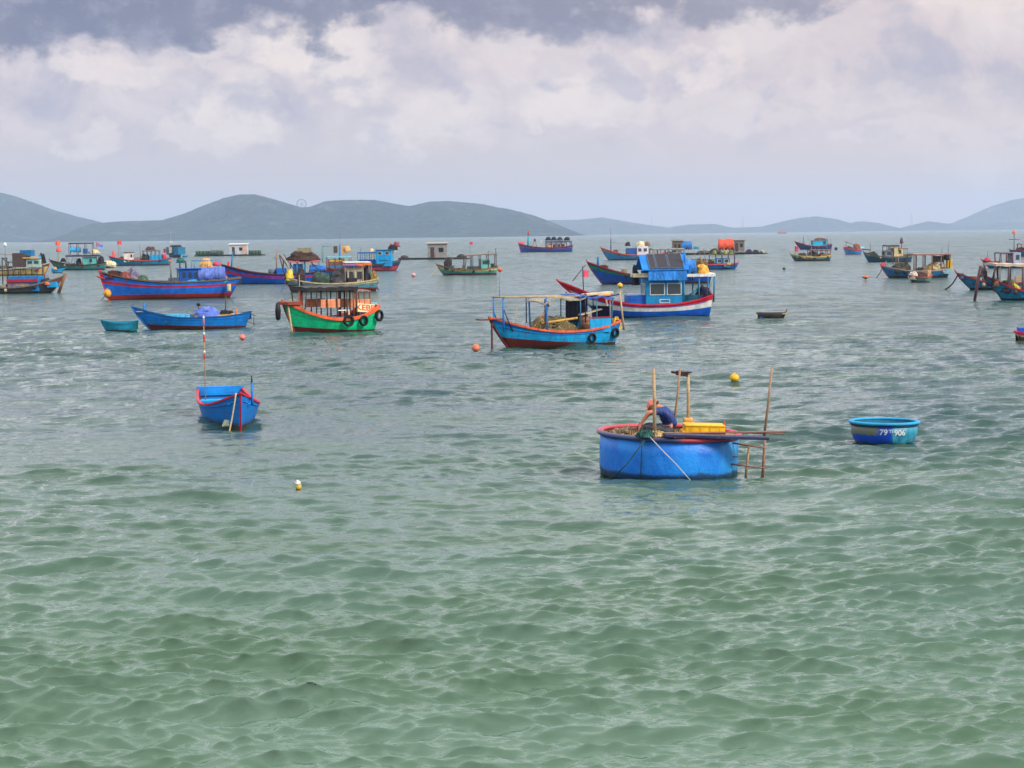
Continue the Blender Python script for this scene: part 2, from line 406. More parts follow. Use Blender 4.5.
def net_mat(rgb, s=14):
    key = ('net', rgb)
    if key in MATS: return MATS[key]
    mt, t, b, o = bsdf('tangled_net')
    tcn = t.node('ShaderNodeTexCoord'); ob = tcn.outputs['Object']
    wv = t.node('ShaderNodeTexWave'); wv.inputs['Scale'].default_value = s*0.35; wv.inputs['Distortion'].default_value = 14; wv.inputs['Detail'].default_value = 3
    t.l.new(ob, wv.inputs['Vector'])
    n = t.noise(ob, 3, 5, 0.65); c = lin(*rgb)
    k = t.mix(wv.outputs[1], tuple(v*0.3 for v in c[:3])+(1,), c)
    k = t.mix(t.ss(n, 0.5, 0.7), k, tuple(min(1, v*1.5+0.02) for v in c[:3])+(1,))
    t.put(b.inputs['Base Color'], k); b.inputs['Roughness'].default_value = 0.9
    bp = t.node('ShaderNodeBump'); bp.inputs['Distance'].default_value = 0.05; t.put(bp.inputs['Height'], wv.outputs[1]); t.l.new(bp.outputs[0], b.inputs['Normal'])
    MATS[key] = mt; return mt
def cloth_mat(rgb):
    key = ('cloth', rgb)
    if key in MATS: return MATS[key]
    mt, t, b, o = bsdf('tarpaulin')
    tcn = t.node('ShaderNodeTexCoord'); ob = tcn.outputs['Object']
    n = t.noise(t.mapv(ob, (2, 2, 0.8)), 2.0, 5, 0.6, 1.0); c = lin(*adj(rgb))
    k = t.mix(t.ss(n, 0.3, 0.7), tuple(v*0.7 for v in c[:3])+(1,), tuple(min(1, v*1.3+0.02) for v in c[:3])+(1,))
    t.put(b.inputs['Base Color'], k); b.inputs['Roughness'].default_value = 0.55
    bp = t.node('ShaderNodeBump'); bp.inputs['Distance'].default_value = 0.12; t.put(bp.inputs['Height'], n); t.l.new(bp.outputs[0], b.inputs['Normal'])
    MATS[key] = mt; return mt
def glass_mat():
    if 'glass' in MATS: return MATS['glass']
    mt, t, b, o = bsdf('window_glass')
    b.inputs['Base Color'].default_value = (0.03, 0.04, 0.045, 1); b.inputs['Roughness'].default_value = 0.06; b.inputs['Specular IOR Level'].default_value = 0.9
    MATS['glass'] = mt; return mt

def bm_obj(name, bm, mats, parent=None, smooth=False):
    me = bpy.data.meshes.new(name); bm.normal_update(); bm.to_mesh(me); bm.free()
    for mt in (mats if isinstance(mats, (list, tuple)) else [mats]): me.materials.append(mt)
    if smooth: me.polygons.foreach_set('use_smooth', [True]*len(me.polygons))
    o = bpy.data.objects.new(name, me); C.objects.link(o)
    if parent: o.parent = parent
    return o
def add_box(bm, c, s, rot=None, bev=0.0, mi=0):
    r = bmesh.ops.create_cube(bm, size=1.0); vs_ = r['verts']
    bmesh.ops.scale(bm, vec=s, verts=vs_)
    if bev > 0:
        es = list({e for v in vs_ for e in v.link_edges})
        rr = bmesh.ops.bevel(bm, geom=es, offset=min(bev, min(s)*0.3), segments=2, affect='EDGES', profile=0.6)
        vs_ = list({v for f in rr['faces'] for v in f.verts} | {v for v in vs_ if v.is_valid})
    if rot: bmesh.ops.rotate(bm, cent=(0, 0, 0), matrix=rot, verts=vs_)
    bmesh.ops.translate(bm, vec=c, verts=vs_)
    for f in {f for v in vs_ for f in v.link_faces}: f.material_index = mi
    return vs_
def box(name, c, s, mat, parent=None, rot=None, bev=0.012, mi=0):
    """box whose base centre is at c"""
    bm = bmesh.new(); add_box(bm, (c[0], c[1], c[2]+s[2]/2), s, rot, bev); return bm_obj(name, bm, mat, parent)
def add_tube(bm, pts, r, seg=8, taper=1.0, mi=0, closed=False):
    pts = [Vector(p) for p in pts]; n = len(pts); rings = []
    up_ = Vector((0, 0, 1)); prev = None
    for i, p in enumerate(pts):
        if closed: t = (pts[(i+1) % n]-pts[i-1]).normalized()
        else: t = (pts[min(i+1, n-1)]-pts[max(i-1, 0)]).normalized()
        a = t.cross(up_) if prev is None else prev - t*prev.dot(t)
        if a.length < 1e-3: a = t.cross(Vector((1, 0, 0)))
        a.normalize(); prev = a; b_ = t.cross(a)
        rad = (r[i] if isinstance(r, (list, tuple)) else r*(1+(taper-1)*i/max(1, n-1)))
        rings.append([bm.verts.new(p+(a*math.cos(2*PI*k/seg)+b_*math.sin(2*PI*k/seg))*rad) for k in range(seg)])
    fs = []
    rng_ = range(n) if closed else range(n-1)
    for i in rng_:
        A, B_ = rings[i], rings[(i+1) % n]
        for k in range(seg): fs.append(bm.faces.new((A[k], A[(k+1) % seg], B_[(k+1) % seg], B_[k])))
    if not closed:
        fs.append(bm.faces.new(rings[0][::-1])); fs.append(bm.faces.new(rings[-1]))
    for f in fs: f.material_index = mi; f.smooth = True
def tube(name, pts, r, mat, parent=None, seg=8, taper=1.0, closed=False):
    bm = bmesh.new(); add_tube(bm, pts, r, seg, taper, closed=closed)
    bmesh.ops.recalc_face_normals(bm, faces=bm.faces); return bm_obj(name, bm, mat, parent)
def lathe(name, prof, mats, parent=None, seg=32, mi=None, sx=1, sy=1):
    bm = bmesh.new(); rings = []
    for (r, z) in prof:
        if r < 1e-4: rings.append([bm.verts.new((0, 0, z))])
        else: rings.append([bm.verts.new((r*sx*math.cos(2*PI*k/seg), r*sy*math.sin(2*PI*k/seg), z)) for k in range(seg)])
    for i in range(len(rings)-1):
        A, B_ = rings[i], rings[i+1]
        for k in range(seg):
            k2 = (k+1) % seg
            if len(A) == 1 and len(B_) == 1: continue
            if len(A) == 1: f = bm.faces.new((A[0], B_[k2], B_[k]))
            elif len(B_) == 1: f = bm.faces.new((A[k], A[k2], B_[0]))
            else: f = bm.faces.new((A[k], A[k2], B_[k2], B_[k]))
            f.smooth = True
            if mi: f.material_index = mi[i]
    bmesh.ops.recalc_face_normals(bm, faces=bm.faces)
    return bm_obj(name, bm, mats, parent)

class Boat:
    """a planked fishing boat; local x runs to the bow, z = 0 is the water"""
    def __init__(s, name, label, cat, x0, x1, yw, bow, turn, B, fb, rise, srise, group=None, L=None, yaw=None, loc=None, tf=0.62, rake=0.9, srake=0.15, pitch_=0.0, roll_=0.0, sag=0.45):
        cx = (x0+x1)/2; s.s = PX(cx, yw); s.cx = cx; s.yw = yw; s.desc = None
        a = R(turn); s.turn = a; s.bow = bow
        span = (x1-x0)/s.s
        s.L = L or (span - tf*B*abs(math.sin(a)))/math.cos(a); s.B = B
        s.fb, s.rise, s.srise, s.tf, s.rake, s.srake, s.sag = fb/s.s, rise/s.s, srise/s.s, tf, rake, srake, sag
        if yaw is None: yaw = PI+a if bow == 'L' else -a
        if loc is None: loc = W(cx, yw); loc = loc*((loc.y+0.35*B)/loc.y); loc.z = 0
        s.yaw = yaw; s._px = cx
        s.root = empty(name, (loc[0], loc[1], 0), yaw); s.root.rotation_euler = (R(roll_), R(pitch_), yaw)
        s.M = Matrix.Translation(s.root.location) @ s.root.rotation_euler.to_matrix().to_4x4()
        tag(s.root, label, cat, group)
    # helpers that read the photograph's measurements as metres on this boat
    def X(s, px):
        s._px = px; d = ray(px, s.yw); k = d.x/d.y; hx, hy = math.cos(s.yaw), math.sin(s.yaw); lo = s.root.location
        return (k*lo.y-lo.x)/(hx-k*hy)
    def Z(s, py):
        px = s._px; t = s.X(px); d = ray(px, py)
        return CAMH+d.z/d.y*(s.root.location.y+t*math.sin(s.yaw))
    def m(s, px): return px/s.s
    def sh(s, q):
        g = s.sag
        return s.fb + (s.srise*((g-q)/g)**2.5 if q < g else s.rise*((q-g)/(1-g))**2.1)
    def hb(s, q):
        if q < 0.42: k = s.tf+(1-s.tf)*math.sin(q/0.42*PI/2)
        else: k = (1-((q-0.42)/0.58)**2.3)
        return s.B/2*max(k, 0.0)
    def q(s, x): return min(1, max(0, x/s.L+0.5))
    def pt(s, q, z, side):
        """outer skin point at station q, height z"""
        zs = s.sh(q); keel = -0.4
        t = max(0, min(1, (z-keel)/(zs-keel)))
        e = 0.22+0.62*max(0, (q-0.45)/0.55)**1.2 + 0.12*max(0, (0.3-q)/0.3)
        y = s.hb(q)*t**e
        top = s.sh(1.0)
        x = -s.L/2+q*s.L - s.rake*max(0, (top-z)/top)**1.25*q**7 + s.srake*max(0, (s.sh(0)-z)/s.sh(0))*(1-q)**6
        return Vector((x, side*y, z))
    def hull(s, bands, sr=None, bottom=MAROON, boot=3, gun=RED, inner=BLUE, deck=WOOD, bul=0.45, gw=0.07, stem=None, stem_up=0.25, wear=0.35, boot_rise=0.0, deckwear=0.6, N=30, gt=None):
        """bands: [(rgb, upper fraction)] from the boot top to the rail"""
        mats = [PM(bottom, wear, weed=True)] ; cols = [0]
        bt = boot/s.s
        fr = [0.0]
        for rgb, f in bands:
            mats.append(PM(rgb, wear, weed=True)); fr.append(f)
        mats.append(PM(inner, 0.5))
        ni = len(mats)-1
        bm = bmesh.new(); grid = {}
        rows = []
        for i in range(N+1):
            q = i/N; q = 1-(1-q)**1.25 if True else q
            zs = s.sh(q); b0 = bt*(1+boot_rise*max(0, q-0.12)**1.3)
            zz = [-0.4, -0.12, b0]; mi = [0, 0]
            lo = b0
            for k, (rgb, f) in enumerate(bands):
                hi = b0+(zs-b0)*f
                nsub = max(1, int(round((f-fr[k])*5)))
                for u in range(1, nsub+1):
                    zz.append(lo+(hi-lo)*u/nsub); mi.append(k+1)
                lo = hi
            rows.append((q, zz))
        s.rows = rows
        for side in (-1, 1):
            V_ = []
            for q, zz in rows: V_.append([bm.verts.new(s.pt(q, z, side)) for z in zz])
            grid[side] = V_
            for i in range(N):
                for j in range(len(mi)):
                    f = bm.faces.new((V_[i][j], V_[i+1][j], V_[i+1][j+1], V_[i][j+1])); f.material_index = mi[j]; f.smooth = True
        for j in range(len(mi)):   # transom
            f = bm.faces.new((grid[-1][0][j], grid[-1][0][j+1], grid[1][0][j+1], grid[1][0][j])); f.material_index = mi[j]
        # inner skin
        th = 0.05
        for side in (-1, 1):
            V_ = []
            for q, zz in rows:
                zt = s.sh(q); p = s.pt(q, zt, side); p2 = s.pt(q, zt-bul, side)
                yy = max(0, abs(p.y)-th); y2 = max(0, abs(p2.y)-th)
                V_.append((bm.verts.new((p.x-0.02*(q > 0.9), side*yy, zt)), bm.verts.new((min(p2.x, p.x), side*min(yy, y2), zt-bul))))
            for i in range(N):
                f = bm.faces.new((V_[i][0], V_[i][1], V_[i+1][1], V_[i+1][0])); f.material_index = ni; f.smooth = True
            grid[('i', side)] = V_
        bmesh.ops.recalc_face_normals(bm, faces=bm.faces)
        h = bm_obj('hull', bm, mats, s.root)
        # transom inner board
        p = s.pt(0, s.sh(0), 1)
        dk = bmesh.new(); V_ = []
        for q, zz in rows:
            zt = s.sh(q)-bul+0.02; p2 = s.pt(q, zt, 1); y = max(0.0, abs(p2.y)-th)
            V_.append((dk.verts.new((p2.x, -y, zt)), dk.verts.new((p2.x, y, zt))))
        for i in range(N): dk.faces.new((V_[i][0], V_[i+1][0], V_[i+1][1], V_[i][1]))
        bmesh.ops.recalc_face_normals(dk, faces=dk.faces)
        bm_obj('deck', dk, PM(deck, deckwear), s.root)
        # rail
        g = bmesh.new(); gt = gt or gw
        for side in (-1, 1):
            prev = None
            for q, zz in rows:
                p = s.pt(q, s.sh(q), side); yo = side*(abs(p.y)+gw*0.45); yi = side*max(0, abs(p.y)-gw*1.0)
                x = p.x+(0.05 if q > 0.97 else 0)
                ring = [g.verts.new((x, yo, p.z-gt*0.55)), g.verts.new((x, yo, p.z+gt*0.45)), g.verts.new((x, yi, p.z+gt*0.45)), g.verts.new((x, yi, p.z-gt*0.55))]
                if prev:
                    for k in range(4): g.faces.new((prev[k], ring[k], ring[(k+1) % 4], prev[(k+1) % 4]))
                else: g.faces.new(ring)
                prev = ring
            g.faces.new(prev[::-1])
        p = s.pt(0, s.sh(0), 1)
        add_box(g, (p.x-0.01, 0, p.z+0.004), (gw*1.3, abs(p.y)*2-gw*2-0.01, gt*1.02), bev=0)
        bmesh.ops.recalc_face_normals(g, faces=g.faces)
        bm_obj('gunwale', g, PM(gun, wear), s.root)
        # stem timber following the bow
        pts = []
        top = s.sh(1)
        for k in range(9):
            z = -0.3+(top+0.3)*k/8; p = s.pt(1, z, 1); pts.append((p.x+0.02, 0, z))
        if stem_up > 0:
            dxx = pts[-1][0]-pts[-3][0]; dzz = pts[-1][2]-pts[-3][2]
            pts.append((pts[-1][0]+dxx/dzz*stem_up*0.9, 0, top+stem_up))
        tube('stem_post', pts, sr or (0.055 if s.L > 5 else 0.03), PM(stem or gun, wear), s.root, seg=6)
        bm = bmesh.new()
        for sd_ in (-1, 1):
            add_tube(bm, [s.pt(q, s.sh(q)*0.7+0.08, sd_)+Vector((0, sd_*0.004, 0)) for q, zz in rows[1:-2]], 0.02, seg=5)
        bmesh.ops.recalc_face_normals(bm, faces=bm.faces)
        bm_obj('rubbing_strake', bm, mats[min(len(mats)-2, 2)], s.root)
        s.near = 1 if s.bow == 'L' else -1
        return s
    def deckz(s, x, bul=0.45): return s.sh(s.q(x))-bul+0.02
    def cabin(s, xa, xb, z0, z1, wid, col, win=((0.15, 0.45), (0.55, 0.85)), wz=(0.5, 0.85), frame=WHITE, roof=None, over=0.15, rt=0.07, name='cabin', end_win=True, glass=True):
        """cabin between local xa, xb; z0..z1; windows as fractions of the length"""
        if xa > xb: xa, xb = xb, xa
        cxm = (xa+xb)/2; L = xb-xa
        c = box(name, (cxm, 0, z0), (L, wid, z1-z0), PM(col, 0.3), s.root, bev=0.02)
        h = z1-z0
        def window(cx_, cy_, w_, facing):
            zc = z0+h*wz[0]; hh = h*(wz[1]-wz[0])
            bm = bmesh.new(); t = 0.035
            if facing == 'y':
                sy_ = 1 if cy_ > 0 else -1
                for (a, b, c_, d) in ((0, hh/2-t/2, w_, t), (0, -hh/2+t/2, w_, t), (-w_/2+t/2, 0, t, hh-2*t), (w_/2-t/2, 0, t, hh-2*t)):
                    add_box(bm, (cx_+a, cy_+sy_*0.012, zc+hh/2+b), (c_, 0.03, d))
                f = bm_obj('window_frame', bm, PM(frame, 0.2), c)
                box('glass_pane', (cx_, cy_+sy_*0.002, zc+t), (w_-2*t, 0.012, hh-2*t), glass_mat(), f, bev=0)
            else:
                sx_ = 1 if cx_ > cxm else -1
                for (a, b, c_, d) in ((0, hh/2-t/2, w_, t), (0, -hh/2+t/2, w_, t), (-w_/2+t/2, 0, t, hh-2*t), (w_/2-t/2, 0, t, hh-2*t)):
                    add_box(bm, (cx_+sx_*0.012, a, zc+hh/2+b), (0.03, c_, d))
                f = bm_obj('window_frame', bm, PM(frame, 0.2), c)
                box('glass_pane', (cx_+sx_*0.002, 0, zc+t), (0.012, w_-2*t, hh-2*t), glass_mat(), f, bev=0)
        for (a, b) in win:
            for sd_ in (-1, 1): window(xa+L*(a+b)/2, sd_*wid/2, L*(b-a), 'y')
        if end_win and win:
            window(xb, 0, wid*0.6, 'x'); window(xa, 0, wid*0.6, 'x')
        if roof:
            box('roof', (cxm, 0, z1+0.002), (L+2*over, wid+2*over, rt), PM(roof, 0.45), c, bev=0.02)
        return c
    def canopy(s, xa, xb, z0, z1, wid, col, posts=2, pc=DARKWOOD, pr=0.03, t=0.06, sag=0.06, cloth=False, lean=0.0, name='canopy', tilt=0.0):
        if xa > xb: xa, xb = xb, xa
        bm = bmesh.new(); NX, NY = 12, 6; top = []; bot = []
        rs = random.Random(int(abs(xa*97+xb*31)*10)); ph = rs.uniform(0, 6)
        for i in range(NX+1):
            for j in range(NY+1):
                u, v = i/NX, j/NY
                x = xa+(xb-xa)*u; y = (v-0.5)*wid
                z = z1-sag*abs(math.sin(u*PI*posts+ph*0.2))*(0.5+v*0.5) + 0.05*(1-(2*v-1)**2) + tilt*(u-0.5) + (0.02 if cloth else 0.006)*math.sin(u*23+v*9+ph)
                top.append(bm.verts.new((x, y, z))); bot.append(bm.verts.new((x, y, z-t)))
        I = lambda i, j: i*(NY+1)+j
        for i in range(NX):
            for j in range(NY):
                bm.faces.new((top[I(i, j)], top[I(i+1, j)], top[I(i+1, j+1)], top[I(i, j+1)])); bm.faces.new((bot[I(i, j)], bot[I(i, j+1)], bot[I(i+1, j+1)], bot[I(i+1, j)]))
        for i in range(NX):
            for j in (0, NY): bm.faces.new((top[I(i, j)], bot[I(i, j)], bot[I(i+1, j)], top[I(i+1, j)]))
        for j in range(NY):
            for i in (0, NX): bm.faces.new((top[I(i, j)], top[I(i, j+1)], bot[I(i, j+1)], bot[I(i, j)]))
        bmesh.ops.recalc_face_normals(bm, faces=bm.faces)
        c = bm_obj(name, bm, cloth_mat(col) if cloth else PM(col, 0.5), s.root)
        for k in range(posts+1):
            x = xa+0.05+(xb-xa-0.1)*k/posts
            for sd_ in (-1, 1):
                zb_ = max(z0, s.deckz(x)); yb = min(wid*0.47, max(0.1, abs(s.pt(s.q(x), zb_, 1).y)-0.12))
                tube('post', [(x+lean, sd_*yb, max(z0, s.deckz(x))), (x, sd_*wid*0.46, z1-t*0.5+tilt*((x-xa)/(xb-xa)-0.5))], pr, PM(pc, 0.4), c, seg=6)
        return c
    def pole(s, x, y, z0, x2, z2, r=0.03, col=WOOD, name='pole', y2=None, parent=None):
        return tube(name, [(x, y, z0), ((x+x2)/2+0.01, (y+(y if y2 is None else y2))/2, (z0+z2)/2), (x2, y if y2 is None else y2, z2)], r, PM(col, 0.3), parent or s.root, seg=6, taper=0.75)
    def flag(s, x, y, z, w_, h_, col, parent=None):
        bm = bmesh.new(); n = 8; V_ = []
        for i in range(n+1):
            u = i/n; off = 0.12*w_*math.sin(u*5)
            V_.append([bm.verts.new((x-u*w_, y+off+e, z-h_*v-u*0.1*h_)) for v in (0, 1) for e in (0.006, -0.006)])
        for i in range(n):
            a, b = V_[i], V_[i+1]
            bm.faces.new((a[0], b[0], b[2], a[2])); bm.faces.new((a[1], a[3], b[3], b[1])); bm.faces.new((a[0], a[1], b[1], b[0])); bm.faces.new((a[2], b[2], b[3], a[3]))
        for a in (V_[0], V_[-1]): bm.faces.new((a[0], a[2], a[3], a[1]))
        bmesh.ops.recalc_face_normals(bm, faces=bm.faces)
        return bm_obj('flag', bm, cloth_mat(col), parent or s.root)
    def put(s, o, x, y, z, rz=0.0, rx=0.0, ry=0.0):
        o.matrix_world = s.M @ Matrix.Translation((x, y, z)) @ Matrix.Rotation(rz, 4, 'Z') @ Matrix.Rotation(rx, 4, 'X') @ Matrix.Rotation(ry, 4, 'Y')
        return o
    # loads: things of their own
    def heap(s, x, y, z, lx, ly, h, rgb, label, name='net_heap', cat='net', seed=0, group=None, cloth=False):
        if hasattr(s, 'hb') and abs(x) < s.L/2: 
            l0 = ly; ly = max(0.25, min(ly, 2*(s.hb(s.q(x))-abs(y))*0.93)); z = max(z, s.sh(s.q(x))-0.3) if l0 > ly or z < s.sh(s.q(x))-0.3 else z
        bm = bmesh.new(); NA, NR = 30, 12; rng = []
        for i in range(NR+1):
            ring = []
            for k in range(NA):
                a = 2*PI*k/NA; u = i/NR
                rr = math.cos(u*PI/2)**0.75
                nz = mnoise.fractal(Vector((math.cos(a)*1.9*rr+seed*7.1, math.sin(a)*1.9*rr, u*2.2+x)), 0.8, 2.1, 5)
                f = 1+0.28*nz
                zz = h*math.sin(u*PI/2)**1.2*(1+0.26*nz)
                ring.append(bm.verts.new((lx/2*rr*math.cos(a)*f, ly/2*rr*math.sin(a)*f, max(0, zz))))
            rng.append(ring)
        for i in range(NR):
            for k in range(NA):
                f = bm.faces.new((rng[i][k], rng[i][(k+1) % NA], rng[i+1][(k+1) % NA], rng[i+1][k])); f.smooth = True
        bm.faces.new(rng[0][::-1]); bm.faces.new(rng[NR])
        if not cloth:                       # loose loops of line over the heap
            rs = random.Random(seed+5)
            for k in range(5):
                a0 = rs.uniform(0, 6.3); pts = []
                for j in range(14):
                    a = a0+j*0.4; rr = rs.uniform(0.55, 0.75)
                    u = 0.45
                    pts.append((lx/2*rr*math.cos(a), ly/2*rr*math.sin(a), h*(0.66+0.1*math.sin(j*1.7+k))*(1.25-rr*0.4)))
                add_tube(bm, pts, max(0.012, 0.018*lx), seg=4)
        o = bm_obj(name, bm, cloth_mat(rgb) if cloth else net_mat(rgb))
        tag(o, label, cat, group); s.put(o, x, y, z); return o
    def crate(s, x, y, z, a, b, c, rgb, label, name='crate', cat='crate', lid=None, group=None):
        bm = bmesh.new(); add_box(bm, (0, 0, c/2), (a, b, c), bev=0.03)
        for k in (0.2, 0.75): add_box(bm, (0, 0, c*k), (a+0.03, b+0.03, c*0.1), bev=0.008)
        o = bm_obj(name, bm, PM(rgb, 0.3)); tag(o, label, cat, group); s.put(o, x, y, z); return o
    def barrel(s, x, y, z, r, h, rgb, label, name='barrel', cat='barrel', group=None):
        o = lathe(name, [(0, 0), (r*0.93, 0), (r, h*.06), (r, h*.3), (r*1.04, h*.33), (r, h*.36), (r, h*.64), (r*1.04, h*.67), (r, h*.7), (r, h*.95), (r*.95, h), (r*.9, h*.97), (0, h*.97)], PM(rgb, 0.3), seg=18)
        tag(o, label, cat, group); s.put(o, x, y, z); return o
    def tarp(s, x, y, z, a, b, c, rgb, label, seed=1, name='tarpaulin', group=None, cat='tarpaulin'):
        """draped cover: a box-like cloth with folds and a drooping hem"""
        if hasattr(s, 'hb') and abs(x) < s.L/2 and z < s.sh(s.q(x)): b = min(b, 2*min(s.hb(s.q(x-a/2)), s.hb(s.q(x+a/2)))*0.85); 
        bm = bmesh.new(); bmesh.ops.create_grid(bm, x_segments=18, y_segments=14, size=0.5)
        for v in bm.verts:
            u, w_ = v.co.x*2, v.co.y*2; ex = max(0, abs(u)-0.78)/0.22; ey = max(0, abs(w_)-0.72)/0.28
            e = max(ex, ey)
            nz = mnoise.fractal(Vector((u*1.7+seed, w_*1.7, seed)), 0.9, 2, 4)
            v.co = Vector((a/2*(min(abs(u), 0.78)/0.78+ex*0.06)*(1 if u > 0 else -1), b/2*(min(abs(w_), 0.72)/0.72+ey*0.06)*(1 if w_ > 0 else -1), c*(1-e**0.9*(0.86+0.12*math.sin(u*9+w_*7)))+nz*0.10*c*(1-e)))
        for f in bm.faces: f.smooth = True
        o = bm_obj(name, bm, cloth_mat(rgb)); md = o.modifiers.new('thick', 'SOLIDIFY'); md.thickness = 0.012
        tag(o, label, cat, group); s.put(o, x, y, z); return o
    def tyre(s, x, z, r, label, side=None, group='tyre fenders hung along the hulls', dy=0.0):
        """tyre hanging flat on the side that faces the camera, on a loop of rope"""
        side = side or (-1 if s.bow == 'R' else 1)
        p = s.pt(s.q(x), z, side); o = empty('tyre_fender', (0, 0, 0)); tag(o, label, 'tyre', group)
        bm = bmesh.new(); n = 24
        prof = [(0.62, -0.22), (0.8, -0.27), (0.97, -0.2), (1.0, 0), (0.97, 0.2), (0.8, 0.27), (0.62, 0.22), (0.68, 0.12), (0.72, 0), (0.68, -0.12)]
        rings = []
        for k in range(n):
            a = 2*PI*k/n; rings.append([bm.verts.new((math.cos(a)*q*r, w_*r, math.sin(a)*q*r)) for q, w_ in prof])
        for k in range(n):
            for j in range(len(prof)):
                f = bm.faces.new((rings[k][j], rings[(k+1) % n][j], rings[(k+1) % n][(j+1) % len(prof)], rings[k][(j+1) % len(prof)])); f.smooth = True
        bmesh.ops.recalc_face_normals(bm, faces=bm.faces)
        bm_obj('tyre', bm, PM(BLACK, 0.12, 0.8), o)
        zt = s.sh(s.q(x))
        tube('rope', [(0, -side*(0.27*r), zt-z+0.03), (0, side*0.02, zt-z-0.04), (0, 0, r*0.8)], 0.014, PM(TAN, 0.2), o, seg=5)
        p2 = s.pt(s.q(x+0.3), z, side); ang = math.atan2(p2.y-p.y, p2.x-p.x)
        s.put(o, p.x, p.y+side*(0.3*r+dy), z, rz=ang); return o
    def world(s, x, y, z): return s.M @ Vector((x, y, z))
    def drop(s, p0, dx, dy, label, r=0.03, name='mooring_rope', col=DARKWOOD, group='mooring ropes', sag=0.1):
        a = Vector(p0); e = Vector((p0[0]+dx, p0[1]+dy, -0.08)); pts = []
        for i in range(11):
            t = i/10; p = a.lerp(e, t); p.z -= sag*math.sin(PI*t); pts.append(p-a)
        o = tube(name, pts, r, PM(col, 0.3), None, seg=6); s.put(o, *p0)
        tag(o, label, 'rope', group); return o
    def rope(s, p0, px, py, label, r=0.022, sag=0.5, name='mooring_rope', col=DARKWOOD, zend=-0.05, group='mooring ropes', n=12):
        """rope from a local point down to the water where the photo shows it go in"""
        a = s.world(*p0); b = W(px, py, zend)
        b.z = zend; pts = []
        for i in range(n+1):
            t = i/n; p = a.lerp(b, t); p.z -= sag*math.sin(PI*t)*(1-t*0.3); pts.append(p-a)
        o = tube(name, pts, r, PM(col, 0.3), None, seg=6); o.location = a
        tag(o, label, 'rope', group); return o

def ball_float(name, px, py, dpx, rgb, label, group='floats on the water', cat='buoy', squash=0.9):
    s_ = PX(px, py); r = max(dpx/2/s_, 0.09)
    o = empty(name, tuple(W(px, py))); o.location.z = 0.14
    lathe('float', [(0, -r*squash*0.8)]+[(r*math.sin(a), -r*squash*math.cos(a)+r*0.42) for a in [0.5, 0.8, 1.1, 1.4, 1.57, 1.9, 2.2, 2.5, 2.8]]+[(0, r*squash+r*0.42)], PM(rgb, 0.3), o, seg=20)
    bm = bmesh.new(); n = 10; add_tube(bm, [(0.16*r*math.cos(2*PI*k/n), 0, r*squash+r*0.56+0.18*r*math.sin(2*PI*k/n)) for k in range(n)], 0.05*r, seg=5, closed=True)
    bm_obj('eyelet', bm, PM(rgb, 0.3), o)
    tag(o, label, cat, group); return o

def font_mesh(text, size, mat, parent, mapf, name='lettering', depth=0.004, bold=True):
    cu = bpy.data.curves.new('lettering_curve', 'FONT'); cu.body = text; cu.size = size; cu.extrude = depth/2; cu.align_x = 'CENTER'; cu.align_y = 'CENTER'
    if bold: cu.offset = size*0.022
    to = bpy.data.objects.new('lettering_tmp', cu); C.objects.link(to)
    dg = bpy.context.evaluated_depsgraph_get(); dg.update()
    me = bpy.data.meshes.new_from_object(to.evaluated_get(dg)); bpy.data.objects.remove(to); bpy.data.curves.remove(cu)
    bm = bmesh.new(); bm.from_mesh(me)
    bmesh.ops.subdivide_edges(bm, edges=[e for e in bm.edges if e.calc_length() > size*0.15], cuts=2)
    for v in bm.verts: v.co = mapf(v.co.copy())
    bpy.data.meshes.remove(me)
    return bm_obj(name, bm, mat, parent)

# ================================================================== the boats
G_FAR = 'fishing boats moored across the bay'
def gear_label(a, b): return a+' '+b

# ---- teal boat with thatched-looking net heap and beige awning, centre
b = Boat('fishing_boat', 'blue open boat with dark red bottom, orange rail, beige awning and big net heap', 'fishing boat', 481, 623, 347.5, 'L', 30, 2.3, 16, 16, 8, G_FAR, tf=0.66, rake=.95, pitch_=0.0)
b.hull([(CYAN, 0.72), (BLUE, 1.0)], bottom=MAROON, boot=2.6, gun=ORANGE, inner=TEAL, boot_rise=4.2, bul=0.5, wear=0.55, stem=MAROON, stem_up=0.02, gw=0.09)
X, Z, m_ = b.X, b.Z, b.m
box('bow_deck', (X(490), 0, b.sh(0.94)+0.02), (1.15, 0.42, 0.06), PM(MAROON), b.root)
fr = b.pole(X(499), 0.45, b.sh(0.86)-0.3, X(498.5), Z(297), 0.045, BLUE, 'awning_post')
for sd in (-1, 1):
    if sd == -1: b.pole(X(500), -0.45, b.sh(0.86)-0.3, X(499), Z(298), 0.04, BLUE, 'awning_post')
    b.pole(X(507), sd*0.5, b.sh(0.8)-0.2, X(499), Z(310), 0.03, NAVY, 'brace')
    b.pole(X(539.5), sd*0.75, b.sh(0.6)-0.3, X(538), Z(297), 0.045, BLUE, 'awning_post')
    b.pole(X(499), sd*0.47, Z(297.5), X(575), Z(295.5), 0.035, TAN, 'ridge_pole', y2=sd*0.8)
tube('cross_pole', [(X(499), -0.6, Z(297)), (X(499), 0.6, Z(297))], 0.03, PM(TAN), b.root, seg=6)
